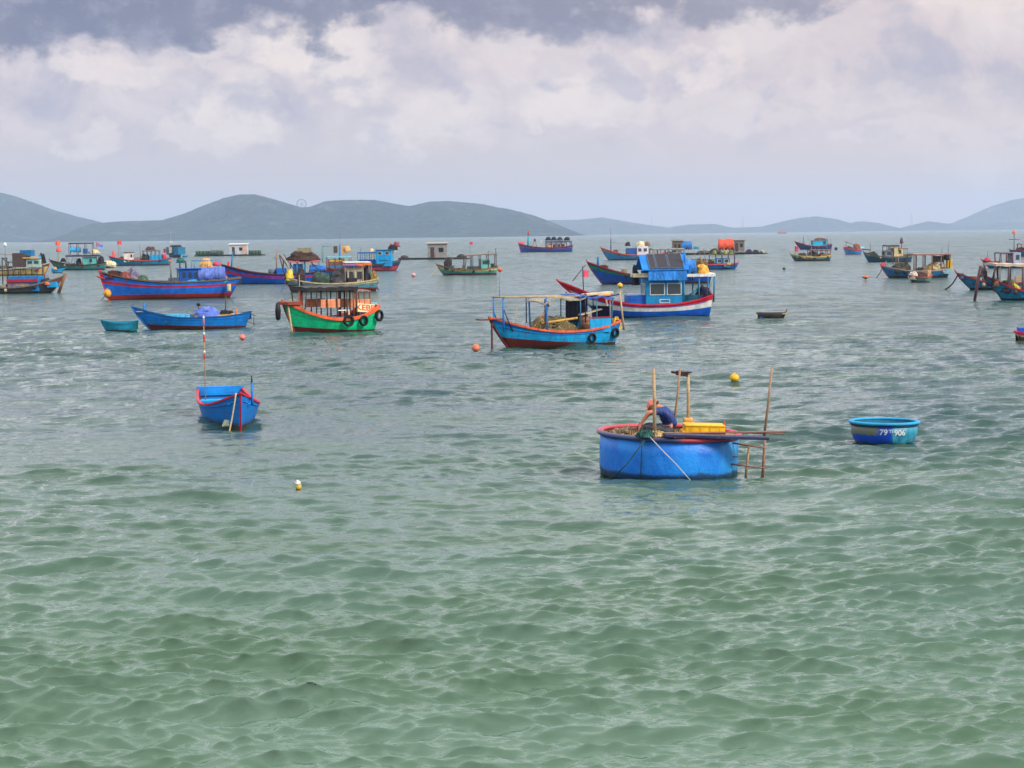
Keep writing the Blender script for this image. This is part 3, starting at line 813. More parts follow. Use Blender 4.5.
# sagging beige awning
b.canopy(X(535), X(577), Z(322), Z(294), 1.75, (150, 140, 122), posts=1, pc=NAVY, cloth=True, sag=0.28, tilt=-0.25, name='awning')
b.canopy(X(570), X(604), Z(325), Z(294.5), 1.8, (52, 62, 168), posts=2, pc=(70, 96, 150), cloth=True, sag=0.1, tilt=0.1, name='blue_awning')
box('roof_board', (X(592), 0.5, Z(294.3)), (m_(32), 0.5, 0.09), PM((214, 190, 150)), b.root, rot=Matrix.Rotation(0.05, 3, 'Y'))
box('roof_board', (X(603), -0.35, Z(297.5)), (m_(24), 0.45, 0.11), PM((216, 140, 70)), b.root, rot=Matrix.Rotation(0.06, 3, 'Y'))
box('side_panel', (X(589.5), b.near*0.93, Z(331.5)), (m_(25), 0.05, m_(14)), PM((22, 120, 206), 0.3), b.root)
box('side_panel', (X(589.5), -b.near*0.93, Z(331.5)), (m_(25), 0.05, m_(14)), PM((22, 120, 206), 0.3), b.root)
box('panel_rail', (X(589.5), b.near*0.93, Z(317.3)), (m_(26), 0.08, 0.05), PM(RED, 0.3), b.root)
box('shelter_wall', (X(602), 0, b.deckz(X(602))), (0.06, 1.6, 1.25), PM(NAVY, 0.5), b.root)
box('bench', (X(590), 0.15, b.deckz(X(590))), (m_(20), 1.1, 0.45), PM(WOOD, 0.6), b.root)
box('plank', (X(588), 0.2, Z(312.5)), (m_(26), 0.28, 0.06), PM((208, 186, 150)), b.root, rot=Matrix.Rotation(0.2, 3, 'Y'))
b.barrel(X(584), 0.1, b.deckz(X(584))+0.46, 0.26, 0.5, (150, 104, 80), 'round brown tub under the blue awning of the open boat', cat='tub', name='tub')
b.heap(X(552), 0, b.sh(0.55)-0.42, m_(52), 1.75, 0.92, (150, 132, 84), 'big heap of brown rope and netting amidships in the open blue boat', seed=3)
b.pole(X(524), 0.3, b.deckz(X(524)), X(546), Z(305), 0.035, (190, 110, 60), 'oar'); b.pole(X(518), -0.3, b.deckz(X(518)), X(521), Z(305), 0.02, TAN, 'stick')
b.pole(X(548), -0.3, b.deckz(X(548))+0.3, X(552), Z(303), 0.05, (150, 110, 80), 'prop')
b.pole(X(536), 0.55, b.sh(0.6)+0.32, X(571), b.sh(0.5)+0.55, 0.07, (206, 160, 80), 'side_plank')
b.pole(X(617), 0.6, b.deckz(X(617)), X(613), Z(292), 0.05, (190, 160, 130), 'stern_post'); b.pole(X(617), -0.6, b.deckz(X(617)), X(613), Z(292), 0.05, (190, 160, 130), 'stern_post')
b.pole(X(601), 0.85, b.sh(0.15)-0.2, X(600), Z(300), 0.045, GREY, 'stern_post'); b.pole(X(614), 0.5, Z(294), X(598), Z(297), 0.035, NAVY, 'crossbar')
b.pole(X(500), 0.0, Z(298), X(501), Z(272), 0.014, GREY, 'mast'); o = lathe('pole_float', [(0, -.1), (.08, -.06), (.1, 0), (.08, .06), (0, .1)], PM(ORANGE), b.root, seg=12); o.location = (X(501), 0, Z(270))  # thin pole with an orange float at its head, no lamp
box('shade_backing', (X(587), -b.near*.84, Z(322)), (m_(26), .04, m_(24)), cloth_mat((30, 32, 74)), b.root)  # dark sheet added to stand for the shade inside the blue awning
b.tyre(X(580), Z(337), m_(5.0), 'worn tyre hung amidships on the open blue boat beside its blue panel')
b.tyre(X(607), Z(332), m_(5.2), 'worn tyre hung near the stern of the open blue boat')
b.heap(X(612), 0.3, b.deckz(X(612)), 0.5, 0.5, 0.6, YELLOW, 'yellow float bundle at the stern of the open blue boat', seed=6, name='float_bundle', cat='floats', cloth=True)
b.drop((b.L/2-0.1, 0, b.sh(1)-0.05), 0.05, .1, 'rusty anchor chain hanging from the bow of the open blue boat', r=0.045, sag=0.0, name='anchor_chain', col=(90, 52, 44))
ball_float('mooring_buoy', 476, 353, 8.5, (206, 122, 92), 'faded orange ball buoy floating at the bow of the open blue boat', squash=0.95)
BT = b

# ---- white, red and blue boat with solar panels
b = Boat('fishing_boat', 'blue and white wheelhouse boat with red rail and black solar panels on its roof', 'fishing boat', 556, 713, 318, 'L', 5, 2.9, 13, 25, 9, G_FAR, tf=0.7, rake=3.2, sag=0.4)
b.hull([(DEEP, 0.3), (DEEP, 0.42), (WHITE, 0.76), (RED, 1.0)], bottom=(20, 50, 110), boot=1.5, gun=RED, inner=TEAL, bul=0.5, wear=0.18, stem=RED, stem_up=0.1, gw=0.09)
X, Z, m_ = b.X, b.Z, b.m
xa, xb = X(680), X(642); ca = min(xa, xb); cb = max(xa, xb)
zb = b.deckz(X(660)); zc = Z(279)
c = b.cabin(X(643.5), X(681), zb, zc, 2.1, (14, 100, 178), win=((0.07, 0.45), (0.51, 0.9)), wz=(0.52, 0.88), frame=WHITE)
# white framed plate low on the wheelhouse side
bm = bmesh.new()
for (dx_, dz_, w_, h_) in ((0, .1, .62, .035), (0, -.1, .62, .035), (-.29, 0, .035, .165), (.29, 0, .035, .165)): add_box(bm, (X(662)+dx_, b.near*1.065, Z(300.5)+dz_), (w_, 0.025, h_))
bm_obj('name_plate', bm, PM(WHITE, .2), c)
# pitched roof of blue sheet with overhang
def prism_roof(parent, xa, xb, wid, z0, h, ov, mat, name='roof', th=0.06, ridge=0.0, fas=None):
    bm = bmesh.new(); y1 = wid/2+ov
    for sd in (-1, 1):
        a = [(xa, sd*y1, z0), (xb, sd*y1, z0), (xb, ridge, z0+h), (xa, ridge, z0+h)]
        v1 = [bm.verts.new(p) for p in a]; v2 = [bm.verts.new((p[0], p[1], p[2]+th)) for p in a]
        bm.faces.new(v1); bm.faces.new(v2)
        for i in range(4): bm.faces.new((v1[i], v1[(i+1) % 4], v2[(i+1) % 4], v2[i]))
    bmesh.ops.recalc_face_normals(bm, faces=bm.faces)
    return bm_obj(name, bm, mat, parent)
rblue = PM((16, 96, 208), 0.15)
roofz = Z(270); rh = Z(255.5)-roofz
xr1, xr2 = sorted((X(639), X(685.5)))
rf = prism_roof(c, xr1, xr2, 2.1, roofz, rh, 0.3, rblue)
box('roof_fascia', ((xr1+xr2)/2-0.1, b.near*1.38, Z(279.5)), (abs(X(646)-X(684)), 0.07, m_(9.0)), cloth_mat((16, 96, 208)), rf)
box('roof_fascia', ((xr1+xr2)/2-0.1, -b.near*1.38, Z(279.5)), (abs(X(646)-X(684)), 0.07, m_(9.0)), cloth_mat((16, 96, 208)), rf)
for xx in (xr1+0.2, xr2-0.35):   # gables
    bm = bmesh.new(); th_ = 0.06
    pr = [(-1.3, roofz-0.02), (1.3, roofz-0.02), (0, roofz+rh-0.03)]
    A = [bm.verts.new((xx, y, z)) for y, z in pr]; B_ = [bm.verts.new((xx+th_, y, z)) for y, z in pr]
    bm.faces.new(A); bm.faces.new(B_[::-1])
    for i in range(3): bm.faces.new((A[i], A[(i+1) % 3], B_[(i+1) % 3], B_[i]))
    bmesh.ops.recalc_face_normals(bm, faces=bm.faces); bm_obj('gable', bm, PM((14, 70, 170), .2), c)
# solar panels lying on the near roof slope
slope = math.atan2(rh, 1.35); sl = math.hypot(rh, 1.35)
pm_, tm, bb, oo = bsdf('solar_cells'); bb.inputs['Base Color'].default_value = (0.03, 0.028, 0.033, 1); bb.inputs['Roughness'].default_value = 0.5; bb.inputs['Specular IOR Level'].default_value = 0.15
tcx = tm.node('ShaderNodeTexCoord'); br = tm.node('ShaderNodeTexBrick'); br.inputs['Scale'].default_value = 6; br.offset = 0; br.inputs['Mortar Size'].default_value = 0.012
br.inputs['Color1'].default_value = (0.03, 0.028, 0.034, 1); br.inputs['Color2'].default_value = (0.035, 0.03, 0.04, 1); br.inputs['Mortar'].default_value = (0.09, 0.09, 0.1, 1)
tm.l.new(tcx.outputs['Object'], br.inputs['Vector']); tm.l.new(br.outputs[0], bb.inputs['Base Color'])
for k, (pa, pb) in enumerate(((646.5, 653), (654, 665.5), (666.5, 680.5))):
    xm = (X(pa)+X(pb))/2; ww = abs(X(pa)-X(pb))
    p = empty('solar_panel', (0, 0, 0))
    tag(p, ['narrow black solar panel at the bow end of the blue cabin roof', 'middle black solar panel on the blue cabin roof', 'wide black solar panel at the stern end of the blue cabin roof'][k], 'solar panel', 'solar panels on the blue roof')
    box('cells', (0, 0, 0), (ww-0.04, sl*0.92, 0.04), pm_, p, bev=0.004)
    bm = bmesh.new()
    for (a_, b_, w_, h_) in ((0, sl*.465, ww, .03), (0, -sl*.465, ww, .03), (-ww/2+.01, 0, .03, sl*.9), (ww/2-.01, 0, .03, sl*.9)): add_box(bm, (a_, b_, 0.03), (w_, h_, 0.055))
    bm_obj('panel_frame', bm, PM((104, 104, 110), .2), p)
    b.put(p, xm, b.near*0.68, roofz+rh*0.5+0.075, rx=-b.near*slope)
# stern shelter
b.canopy(X(680), X(712), b.deckz(X(700)), Z(273.5), 2.3, WHITE, posts=2, pc=(30, 120, 160), pr=0.045, t=0.16, name='stern_roof', sag=0.0)
b.heap(X(701), 0.3, Z(274), m_(16), 1.4, 0.55, (228, 160, 40), 'yellow plastic sheeting bundled on the white stern roof of the wheelhouse boat', seed=2, cloth=True, name='plastic_bundle', cat='bundle')
b.tarp(X(687), 0, Z(275), m_(13), 1.9, .9, (16, 90, 196), 'blue tarpaulin folded behind the solar panels on the wheelhouse boat roof', seed=5)
b.pole(X(683), 0.9, Z(270), X(682), Z(252), 0.09, (16, 96, 208), 'vent_pipe')
b.crate(X(636), 0.1, b.deckz(X(636))+0.02, 1.2, 1.5, 0.95, (20, 66, 170), 'blue locker in front of the wheelhouse of the solar panel boat', name='locker', cat='locker')
b.crate(X(691), -0.1, b.deckz(X(691)), 0.9, 1.2, 0.75, (20, 90, 110), 'teal engine box under the stern roof of the solar panel boat', name='engine_box', cat='engine box')
b.heap(X(704), 0, b.deckz(X(704)), 1.1, 1.4, 0.85, (54, 42, 84), 'dark purple net heap under the stern roof of the solar panel boat', seed=8)
box('bulkhead', (X(681.5), 0, b.deckz(X(682))), (0.06, 1.9, 0.7), PM(DARKWOOD), b.root)
tube('wheel_rail', [(X(684), b.near*0.9, Z(296)), (X(692), b.near*0.9, Z(291)), (X(696), b.near*0.9, Z(287)), (X(696), b.near*0.9, Z(279))], 0.05, PM((30, 130, 160)), b.root)
box('white_board', (X(640), b.near*0.3, Z(277)), (1.0, 1.4, 0.22), PM(CREAM), b.root)
b.heap(X(634.5), b.near*0.4, Z(285), 0.4, 0.4, 1.1, BLACK, 'black netting hanging at the wheelhouse corner of the solar panel boat', seed=4)
b.pole(X(584), 0, b.sh(0.87)-0.2, X(583), Z(266), 0.035, NAVY, 'flag_pole'); b.pole(X(573), 0, Z(281), X(586), Z(265), 0.03, DARKWOOD, 'boat_hook')
b.flag(X(583), 0, Z(270), m_(6), m_(7), (226, 64, 84))
BS = b
# ---- green boat
b = Boat('fishing_boat', 'bright green boat with orange rail and dark flat canopy over its deck', 'fishing boat', 276, 380, 333, 'L', 34, 2.6, 14, 19, 11, G_FAR, tf=0.72, rake=.75, sag=0.45)
b.hull([(GREEN, 1.0)], bottom=MAROON, boot=1.6, gun=ORANGE, inner=(24, 60, 130), bul=0.5, wear=0.3, stem=(120, 60, 50), stem_up=0.0, gw=0.15, gt=0.16, boot_rise=4.5)
X, Z, m_ = b.X, b.Z, b.m
box('bow_deck', (X(291), 0, b.sh(0.93)+0.04), (.9, 1.1, 0.16), PM(RUST, .6), b.root)
b.canopy(X(299), X(350), b.deckz(X(320)), Z(286), 1.9, (34, 30, 30), posts=5, pc=DARKWOOD, pr=0.04, t=0.2, sag=0.08)
b.canopy(X(346), X(364), b.deckz(X(355)), Z(290), 1.7, (120, 96, 80), posts=3, pc=(120, 72, 50), pr=0.05, t=0.05, name='stern_frame')
for (p0, p1) in ((314, 333), (347, 364)):
    for sd in (-1, 1): box('side_board', ((X(p0)+X(p1))/2, sd*0.8, Z(307)), (abs(X(p0)-X(p1)), 0.05, m_(8.5)), PM((222, 140, 100), .4), b.root)
box('deck_house', (X(341), 0, b.deckz(X(341))), (m_(26), 1.7, m_(9)), PM((20, 46, 120), .3), b.root)
bm = bmesh.new()
for (dx_, dz_, w_, h_) in ((0, .17, .75, .05), (.35, 0, .05, .3), (-.35, 0, .05, .3)): add_box(bm, (X(335.5)+dx_, b.near*0.865, Z(313)+dz_), (w_, 0.03, h_))
bm_obj('painted_frame', bm, PM(WHITE), b.root)
sp_ = box('sign_panel', (X(358), b.near*0.84, Z(311.8)), (m_(21), 0.05, m_(8.5)), PM((232, 224, 176), .15), b.root, rot=Matrix.Rotation(-0.09, 3, 'Y'))
fx, fy, fz = X(358), b.near*.875, Z(307.5)
def mp(v, fx=fx, fy=fy, fz=fz):
    x, z = -v.x, v.y; return Vector((fx+x*math.cos(.09)-z*math.sin(.09)*0, fy+v.z, fz+z+x*0.09))
font_mesh('KEBB', 0.42, PM(ORANGE, .1), sp_, lambda v: mp(Vector((v.x*1.25, v.y, v.z))))
b.tyre(X(336), Z(320), m_(6), 'black tyre hanging amidships from the green hull', dy=0.03)
b.tyre(X(352.5), Z(320), m_(5.6), 'black tyre with rope hanging under the yellow sign panel of the green boat', dy=0.03)
b.tyre(X(375), Z(315), m_(6), 'black tyre hanging at the stern of the green boat', dy=0.03)
f_ = lathe('bow_fender', [(0, -.5), (.12, -.42), (.15, 0), (.1, .4), (0, .45)], PM(BLACK), b.root, seg=14); f_.location = (X(278), 0.05, Z(311))
b.drop((X(286), b.near*0.3, b.sh(0.93)), -.1, b.near*.25, 'pale mooring rope hanging from the bow of the green boat', r=0.05, sag=0.0, col=(186, 160, 120))
b.pole(X(301.5), 0, b.sh(.8)-.4, X(301.5), Z(291), 0.14, (206, 92, 60), 'bollard'); b.pole(X(300), 0.1, b.sh(.8)-.2, X(299.5), Z(275), 0.025, TAN, 'thin_pole')
b.heap(X(298), 0, b.sh(.85), 0.7, 0.6, 0.3, (190, 170, 140), 'small coil of pale rope on the bow of the green boat', seed=11, name='rope_coil', cat='rope')
b.crate(X(369), 0, b.deckz(X(369)), 0.6, 1.0, 0.7, (110, 180, 190), 'light teal box at the stern of the green boat')
BG = b

# ---- open dark blue sampan, with its dinghy
b = Boat('sampan', 'slender dark blue open sampan with a purple basket and planks aboard', 'sampan', 133, 252, 329.5, 'L', 10, 1.9, 12, 12, 4.5, tf=0.45, rake=.95, sag=0.5, srake=0.35)
b.hull([(BLUE, 0.7), (BLUE, 1.0)], bottom=MAROON, boot=2.6, gun=(30, 66, 140), inner=NAVY, bul=0.4, wear=0.35, stem=BLUE, stem_up=0.02, boot_rise=1.6, gw=0.06)
X, Z, m_ = b.X, b.Z, b.m
box('foredeck', (X(143), 0, b.sh(.9)-.08), (.7, 0.5, 0.05), PM(TAN, .7), b.root)
b.pole(X(144.5), 0, b.sh(.93)-.2, X(145), Z(303), 0.06, BLUE, 'bow_post')
b.tarp(X(178), 0, b.deckz(X(175))+.05, m_(24), 1.2, 0.5, (30, 140, 180), 'teal tarpaulin amidships on the dark blue sampan', seed=3)
b.barrel(X(207.5), 0, b.deckz(X(207)), 0.72, 0.7, PURPLE, 'purple plastic basket upturned on the dark blue sampan', name='basket', cat='basket')
o = b.heap(X(207.5), 0, b.deckz(X(207))+.55, 1.35, 1.2, 0.42, PURPLE, 'purple cloth over the basket on the dark blue sampan', seed=5, name='cloth_cover', cat='cloth', cloth=True)
for k, (p0, p1, y) in enumerate(((195, 238, .45), (200, 243, .15), (190, 232, -.35))): b.pole(X(p0), y, b.sh(.4)+.02+.05*k, X(p1), b.sh(.2)+.03+.05*k, 0.06, (196, 150, 80), 'long_plank')
b.pole(X(226), 0, b.deckz(X(226)), X(226.5), Z(296), 0.04, DARKWOOD, 'mast'); b.pole(X(199), 0, b.deckz(X(199)), X(199), Z(305), 0.035, DARKWOOD, 'forked_post')
b.pole(X(199), 0, Z(305.5), X(226), Z(305), 0.014, GREY, 'line'); b.pole(X(236.5), 0.2, b.deckz(X(236)), X(237), Z(308), 0.07, (190, 110, 60), 'stern_post')
o = lathe('post_knob', [(0, -.1), (.09, -.06), (.12, 0), (.08, .08), (0, .1)], PM(BLACK), b.root, seg=10); o.location = (X(199), 0, Z(304.5))
b.heap(X(227), 0, b.sh(.2)-.1, .9, .8, .35, BLACK, 'dark outboard gear and rope at the stern of the dark blue sampan', seed=7, name='gear_heap', cat='gear')
b.pole(X(246), 0.1, b.sh(.05), X(257), Z(316), 0.025, DARKWOOD, 'rudder_frame'); b.pole(X(248), 0.1, Z(322), X(256), Z(324), 0.02, DARKWOOD, 'rudder_frame'); b.pole(X(254), 0.1, Z(326), X(254), Z(314), 0.02, DARKWOOD, 'rudder_frame')
# dinghy astern of the bow
b = Boat('dinghy', 'small plain blue dinghy tied off the bow of the dark blue sampan', 'dinghy', 101, 138, 332, 'L', 4, 1.35, 9.5, 2.3, 1.5, tf=0.82, rake=.3, srake=0.35)
b.hull([(TEAL, 1.0)], bottom=(60, 72, 70), boot=2.2, gun=TEAL, inner=(24, 92, 130), bul=0.5, wear=0.5, stem_up=0.0, gw=0.05)
box('thwart', (0, 0, b.sh(.5)-.18), (.2, 1.05, .04), PM(WOOD), b.root)

# ---- skiff with red trim, bow towards the viewer
sl0, sl1 = W(221, 412), W(241, 428.5)
hd = (sl1-sl0); mid = (sl0+sl1)/2
b = Boat('rowing_skiff', 'small bright blue skiff with red rail, seen from its bow', 'skiff', 200, 250, 422, 'R', 0, 1.6, 17, 18, 8, L=hd.length+0.35, yaw=math.atan2(hd.y, hd.x), loc=(mid.x, mid.y, 0), tf=0.8, rake=.28, srake=0.1)
b.turn = 0
b.hull([((20, 92, 200), 1.0)], bottom=(120, 52, 50), boot=1.6, gun=RED, inner=MAROON, bul=0.5, wear=0.2, stem=RED, stem_up=0.03, gw=0.05, N=36, sr=.022)
box('stern_board', (-b.L/2+.06, 0, b.sh(0)-.2), (.08, 1.36, .26), PM((20, 104, 214), .2), b.root)
box('thwart', (-b.L/2+.75, 0, b.sh(.2)-.14), (.34, 1.36, .05), PM((26, 130, 226), .2), b.root)
box('thwart', (-.2, 0, b.sh(.5)-.2), (.26, 1.44, .04), PM((26, 110, 200), .2), b.root)
box('foredeck', (b.L/2-.75, 0, b.sh(.85)-.12), (.5, .6, .04), PM((24, 110, 200)), b.root)
b.drop((b.L/2-.05, -.12, b.sh(1)), .12, -.22, 'pale rope looped over the bow of the small bright blue skiff', r=.02, sag=.05, col=(196, 178, 140))
b.pole(b.L/2-.5, 0.35, b.sh(.9)-.2, b.L/2-.55, b.sh(.9)+.42, .035, (26, 90, 190), 'bow_post')
b.pole(b.L/2-.5, 0.35, b.sh(.9)+.4, b.L/2-.52, b.sh(.9)+.58, .02, BLACK, 'post_tip')
# tall marker rod with floats standing in it
rod = empty('marker_rod', (0, 0, 0)); tag(rod, 'tall thin marker rod with three red and white floats, standing in the bright blue skiff', 'marker pole')
hR = (408-309)/PX(204, 416)
tube('rod', [(0, 0, -.1), (.01, 0, hR*.5), (-.01, 0, hR)], .014, PM((170, 130, 96)), rod, seg=6)
for k, (z, c1) in enumerate(((.93, (206, 110, 110)), (.765, (196, 70, 64)), (.58, (196, 70, 64)))):
    f = lathe('rod_float', [(0, -.13), (.02, -.11), (.03, 0), (.026, .06), (0, .08)], PM(c1), rod, seg=10); f.location = (0, 0, hR*z)
    f2 = lathe('float_cap', [(0, 0), (.032, .015), (.032, .05), (.02, .08), (0, .09)], PM(WHITE), f, seg=10); f2.location = (0, 0, .07)
b.put(rod, -b.L/2+.9, -0.5, b.sh(.2)-.45)
bag = b.heap(b.L/2-.2, -0.05, -.1, .14, .12, .16, (190, 196, 170), 'pale plastic bag hanging at the waterline of the bright blue skiff', name='plastic_bag', cat='bag', seed=2, cloth=True)
bag.location = W(227, 427)+Vector((0, 0, .02))
SK = b

# ---- big blue boat with red stripe, purple tarp
b = Boat('fishing_boat', 'long blue boat with red stripe and bottom, blue cabin and purple tarpaulin', 'fishing boat', 101, 241, 299, 'L', 16, 3.3, 17, 12, 2.5, G_FAR, tf=0.55, rake=.7, sag=0.45, srake=.9, pitch_=0.35)
b.hull([((22, 84, 205), 0.50), (RED, 0.62), ((22, 84, 205), 0.9), (BLACK, 1.0)], bottom=(160, 44, 38), boot=5, gun=(112, 92, 70), inner=DARKWOOD, bul=0.5, wear=0.25, stem=RED, stem_up=.12, gw=.11)
X, Z, m_ = b.X, b.Z, b.m
b.pole(X(105), 0, b.sh(.97)-.4, X(101), Z(270), .13, RED, 'bow_horn'); b.pole(X(105), .2, b.sh(.97)-.5, X(97.5), Z(276), .09, RED, 'bow_horn')
c = b.cabin(X(179), X(199), b.deckz(X(190)), Z(269), 2.3, (22, 62, 168), win=((.08, .3), (.4, .6), (.68, .9)), wz=(.45, .85), frame=DEEP, roof=(26, 70, 160))
box('cabin_annex', (X(211), 0, b.deckz(X(211))), (m_(25), 2.2, Z(269.5)-b.deckz(X(211))), PM(DEEP), b.root)
b.tarp(X(210.5), b.near*0.15, Z(282), m_(27), 2.75, Z(267.7)-Z(282), PURPLE, 'purple tarpaulin draped over the cabin of the long red striped boat', seed=9)
b.tarp(X(206), b.near*0.1, b.sh(.2)-.3, m_(38), 2.3, .6, (60, 140, 210), 'pale blue tarpaulin along the rail below the purple one', seed=12)
b.tarp(X(180), .1, b.sh(.4)-.55, m_(20), 2.0, .85, (26, 32, 60), 'black plastic sheet forward of the blue cabin', seed=14)
b.heap(X(207), 0, Z(268), m_(12), 1.4, .75, (226, 160, 70), 'orange and yellow sacks on the roof over the purple tarpaulin', seed=3, cloth=True, name='sack_pile', cat='sacks')
b.heap(X(182), 0, Z(263), m_(9), 1.1, .4, (40, 120, 120), 'teal net bundle on a post above the blue cabin', seed=6, name='net_bundle'); b.pole(X(181), 0, Z(269), X(181), Z(262), .06, BLACK, 'post')
b.pole(X(187), 0, Z(269), X(187), Z(261), .07, BLACK, 'post')
for p0, p1 in ((194, 221),):
    for sd in (-1, 1):
        b.pole(X(p0), sd*1.0, Z(261), X(p1), Z(260), .035, (60, 130, 170), 'frame_rail')
        for q_ in (p0, 207, p1): b.pole(X(q_), sd*1.0, Z(269), X(q_), Z(260.5), .035, (60, 130, 170), 'frame_post')
b.pole(X(172), 0, b.deckz(X(172)), X(171.5), Z(262), .085, (128, 118, 110), 'mast'); box('mast_head', (X(171.5), 0, Z(262)), (.25, .25, .2), PM((200, 120, 90)), b.root)
for k, (p, y, c1, h) in enumerate(((113, .3, MAROON, .5), (120, -.3, BLACK, .55), (127, .2, (180, 90, 80), .6), (134, 0, (150, 140, 170), .95), (143, .2, (90, 120, 90), .6))):
    b.heap(X(p), y, b.deckz(X(p))+.05, m_(12), 1.5, h+.15, c1, ['dark red net heap at the bow of the long red striped boat', 'black net heap behind the bow of the long red striped boat', 'reddish net heap on the foredeck of the long red striped boat', 'pale lilac net heap, tallest on the foredeck of the long red striped boat', 'green net heap at the after end of the foredeck gear, long red striped boat'][k], seed=20+k)
for k, p in enumerate((116, 122, 125, 130, 139)): b.pole(X(p), .4-.2*k, b.sh(.8)-.4, X(p)+.1, b.sh(.8)+.3+.12*(k % 3), .05, (BLACK, RUST, DARKWOOD, PINK, ORANGE)[k], 'net_stake')
o = ball_float('bow_float', 107, 293, 7, (226, 160, 50), 'yellow orange float hanging at the bow of the long red striped boat', squash=1.1)
o.location = b.world(b.L/2-.55, b.near*.25, Z(294)); 
b.rope((b.L/2-.55, b.near*.2, Z(290)), 95, 302, 'dark anchor rope running down from the bow of the long red striped boat', r=.035, sag=.35)
b.pole(X(226), b.near*1.2, b.sh(.1)-.2, X(227), Z(281), .07, (60, 100, 170), 'stern_cleat'); o = b.barrel(X(227), b.near*1.45, Z(291), .17, .6, (210, 190, 140), 'cream fender hanging at the stern of the long red striped boat', name='fender', cat='fender')
BL = b
# ---- second long blue boat behind
b = Boat('fishing_boat', 'long blue boat with red stripe and brown net pile on its cabin roof', 'fishing boat', 221, 327, 284, 'L', 4, 3.2, 9.5, 11, 3.5, G_FAR, tf=.6, rake=1.2, sag=.4)
b.hull([(DEEP, 0.56), ((196, 30, 60), 0.68), ((30, 60, 190), .88), (BLACK, 1.0)], bottom=(30, 30, 90), boot=.6, gun=(70, 30, 40), inner=DARKWOOD, bul=.5, wear=.2, stem=RED, stem_up=.15, gw=.1)
X, Z, m_ = b.X, b.Z, b.m
b.pole(X(231.5), 0, b.sh(.9)-.4, X(233.5), Z(251.5), .1, (30, 90, 160), 'bow_mast'); b.pole(X(229), .2, b.sh(.9)-.3, X(229), Z(261.5), .14, RED, 'bollard'); b.pole(X(238.5), -.2, b.sh(.8)-.3, X(238.5), Z(265), .05, RED, 'bollard')
b.heap(X(217.5), 0, Z(266), .9, .9, .5, RED, 'red float bundle at the very tip of the bow of the net roofed boat', seed=4, name='float_bundle', cat='floats', cloth=True)
b.pole(X(277), 0, b.deckz(X(277)), X(277), Z(248.5), .09, (150, 120, 96), 'mast'); b.pole(X(274), 0, Z(258), X(281), Z(258), .05, (150, 120, 96), 'crosstree')
b.barrel(X(272.5), .2, b.deckz(X(272)), .42, Z(269)-b.deckz(X(272)), (100, 104, 130), 'grey blue drum before the mast of the net roofed boat', name='drum', cat='drum')
b.crate(X(282), .2, b.deckz(X(282)), 1.0, 1.3, Z(268)-b.deckz(X(282)), (20, 80, 190), 'blue box abaft the mast of the net roofed boat')
b.pole(X(283), .2, b.deckz(X(283)), X(284), Z(261), .09, BLACK, 'post')
b.pole(X(297), .5, Z(279), X(280.5), Z(255), .08, DARKWOOD, 'boom'); b.pole(X(299), .2, Z(276), X(284), Z(254), .06, DARKWOOD, 'boom')
b.cabin(X(294), X(303), b.deckz(X(297)), Z(264), 1.8, (24, 70, 170), win=((.15, .85),), wz=(.35, .8), frame=(70, 110, 170))
b.canopy(X(290), X(320), b.deckz(X(305)), Z(260.5), 2.5, (206, 90, 96), posts=4, pc=(60, 110, 180), pr=.05, t=.14)
b.heap(X(303), .1, Z(260.3), m_(31), 2.4, m_(9), (92, 62, 50), 'broad brown net pile lying on the canopy roof behind the yellow bundle', seed=31)
box('roof_hut', (X(305), 0, Z(252.5)), (m_(14), 1.6, m_(5)), PM((150, 136, 110), .6), b.root)
b.tarp(X(318), 0, Z(272), m_(16), 2.2, .7, (24, 84, 200), 'blue tarpaulin at the stern of the net roofed boat', seed=2)
BN = b
# ---- grey-blue and cream boat in front of it
b = Boat('fishing_boat', 'worn grey-blue and cream boat with orange and white wheelhouse roof', 'fishing boat', 283, 379, 292, 'L', 9, 3.3, 8.5, 7, 4, G_FAR, tf=.66, rake=.8, sag=.5)
b.hull([((92, 140, 156), .62), ((200, 186, 140), 1.0)], bottom=(126, 42, 34), boot=3.6, gun=(196, 176, 130), inner=DARKWOOD, bul=.5, wear=.6, stem=DARKWOOD, stem_up=.1, gw=.11, boot_rise=1.4)
X, Z, m_ = b.X, b.Z, b.m
b.heap(X(290), 0, b.sh(.93)-.2, .8, .8, 1.0, (226, 190, 30), 'bright yellow cloth bundle standing at the bow of the worn cream boat', seed=3, cloth=True, name='cloth_bundle', cat='bundle')
b.pole(X(286), .2, b.sh(.93), X(280), Z(255), .07, DARKWOOD, 'boom'); b.pole(X(294), .1, b.sh(.93), X(283), Z(254), .06, TAN, 'boom')
b.heap(X(301), 0, b.sh(.8)-.5, m_(10), 1.8, 1.35, (72, 52, 46), 'dark brown net heap behind the yellow bundle on the worn cream boat', seed=5)
b.heap(X(322), 0, b.deckz(X(322)), m_(24), 2.2, 1.15, (64, 92, 76), 'green grey net heap amidships on the worn cream boat', seed=6)
b.heap(X(340), .2, b.deckz(X(340)), m_(18), 2.2, 1.5, (96, 92, 92), 'grey net heap before the wheelhouse of the worn cream boat', seed=16)
c = b.cabin(X(347), X(363), b.deckz(X(355)), Z(267.5), 2.0, (196, 180, 148), win=((.1, .42), (.55, .9)), wz=(.4, .8), frame=(120, 76, 60))
b.canopy(X(344), X(371), b.deckz(X(360)), Z(263), 2.7, (226, 112, 50), posts=3, pc=(130, 120, 110), pr=.05, t=.2, tilt=-.1)
box('roof_stripe', (X(350), b.near*1.37, Z(266)), (m_(14), .04, .16), PM(PURPLE), b.root)
box('roof_top', (X(357), 0, Z(262.8)), (m_(26), 2.5, .12), PM(WHITE), b.root)
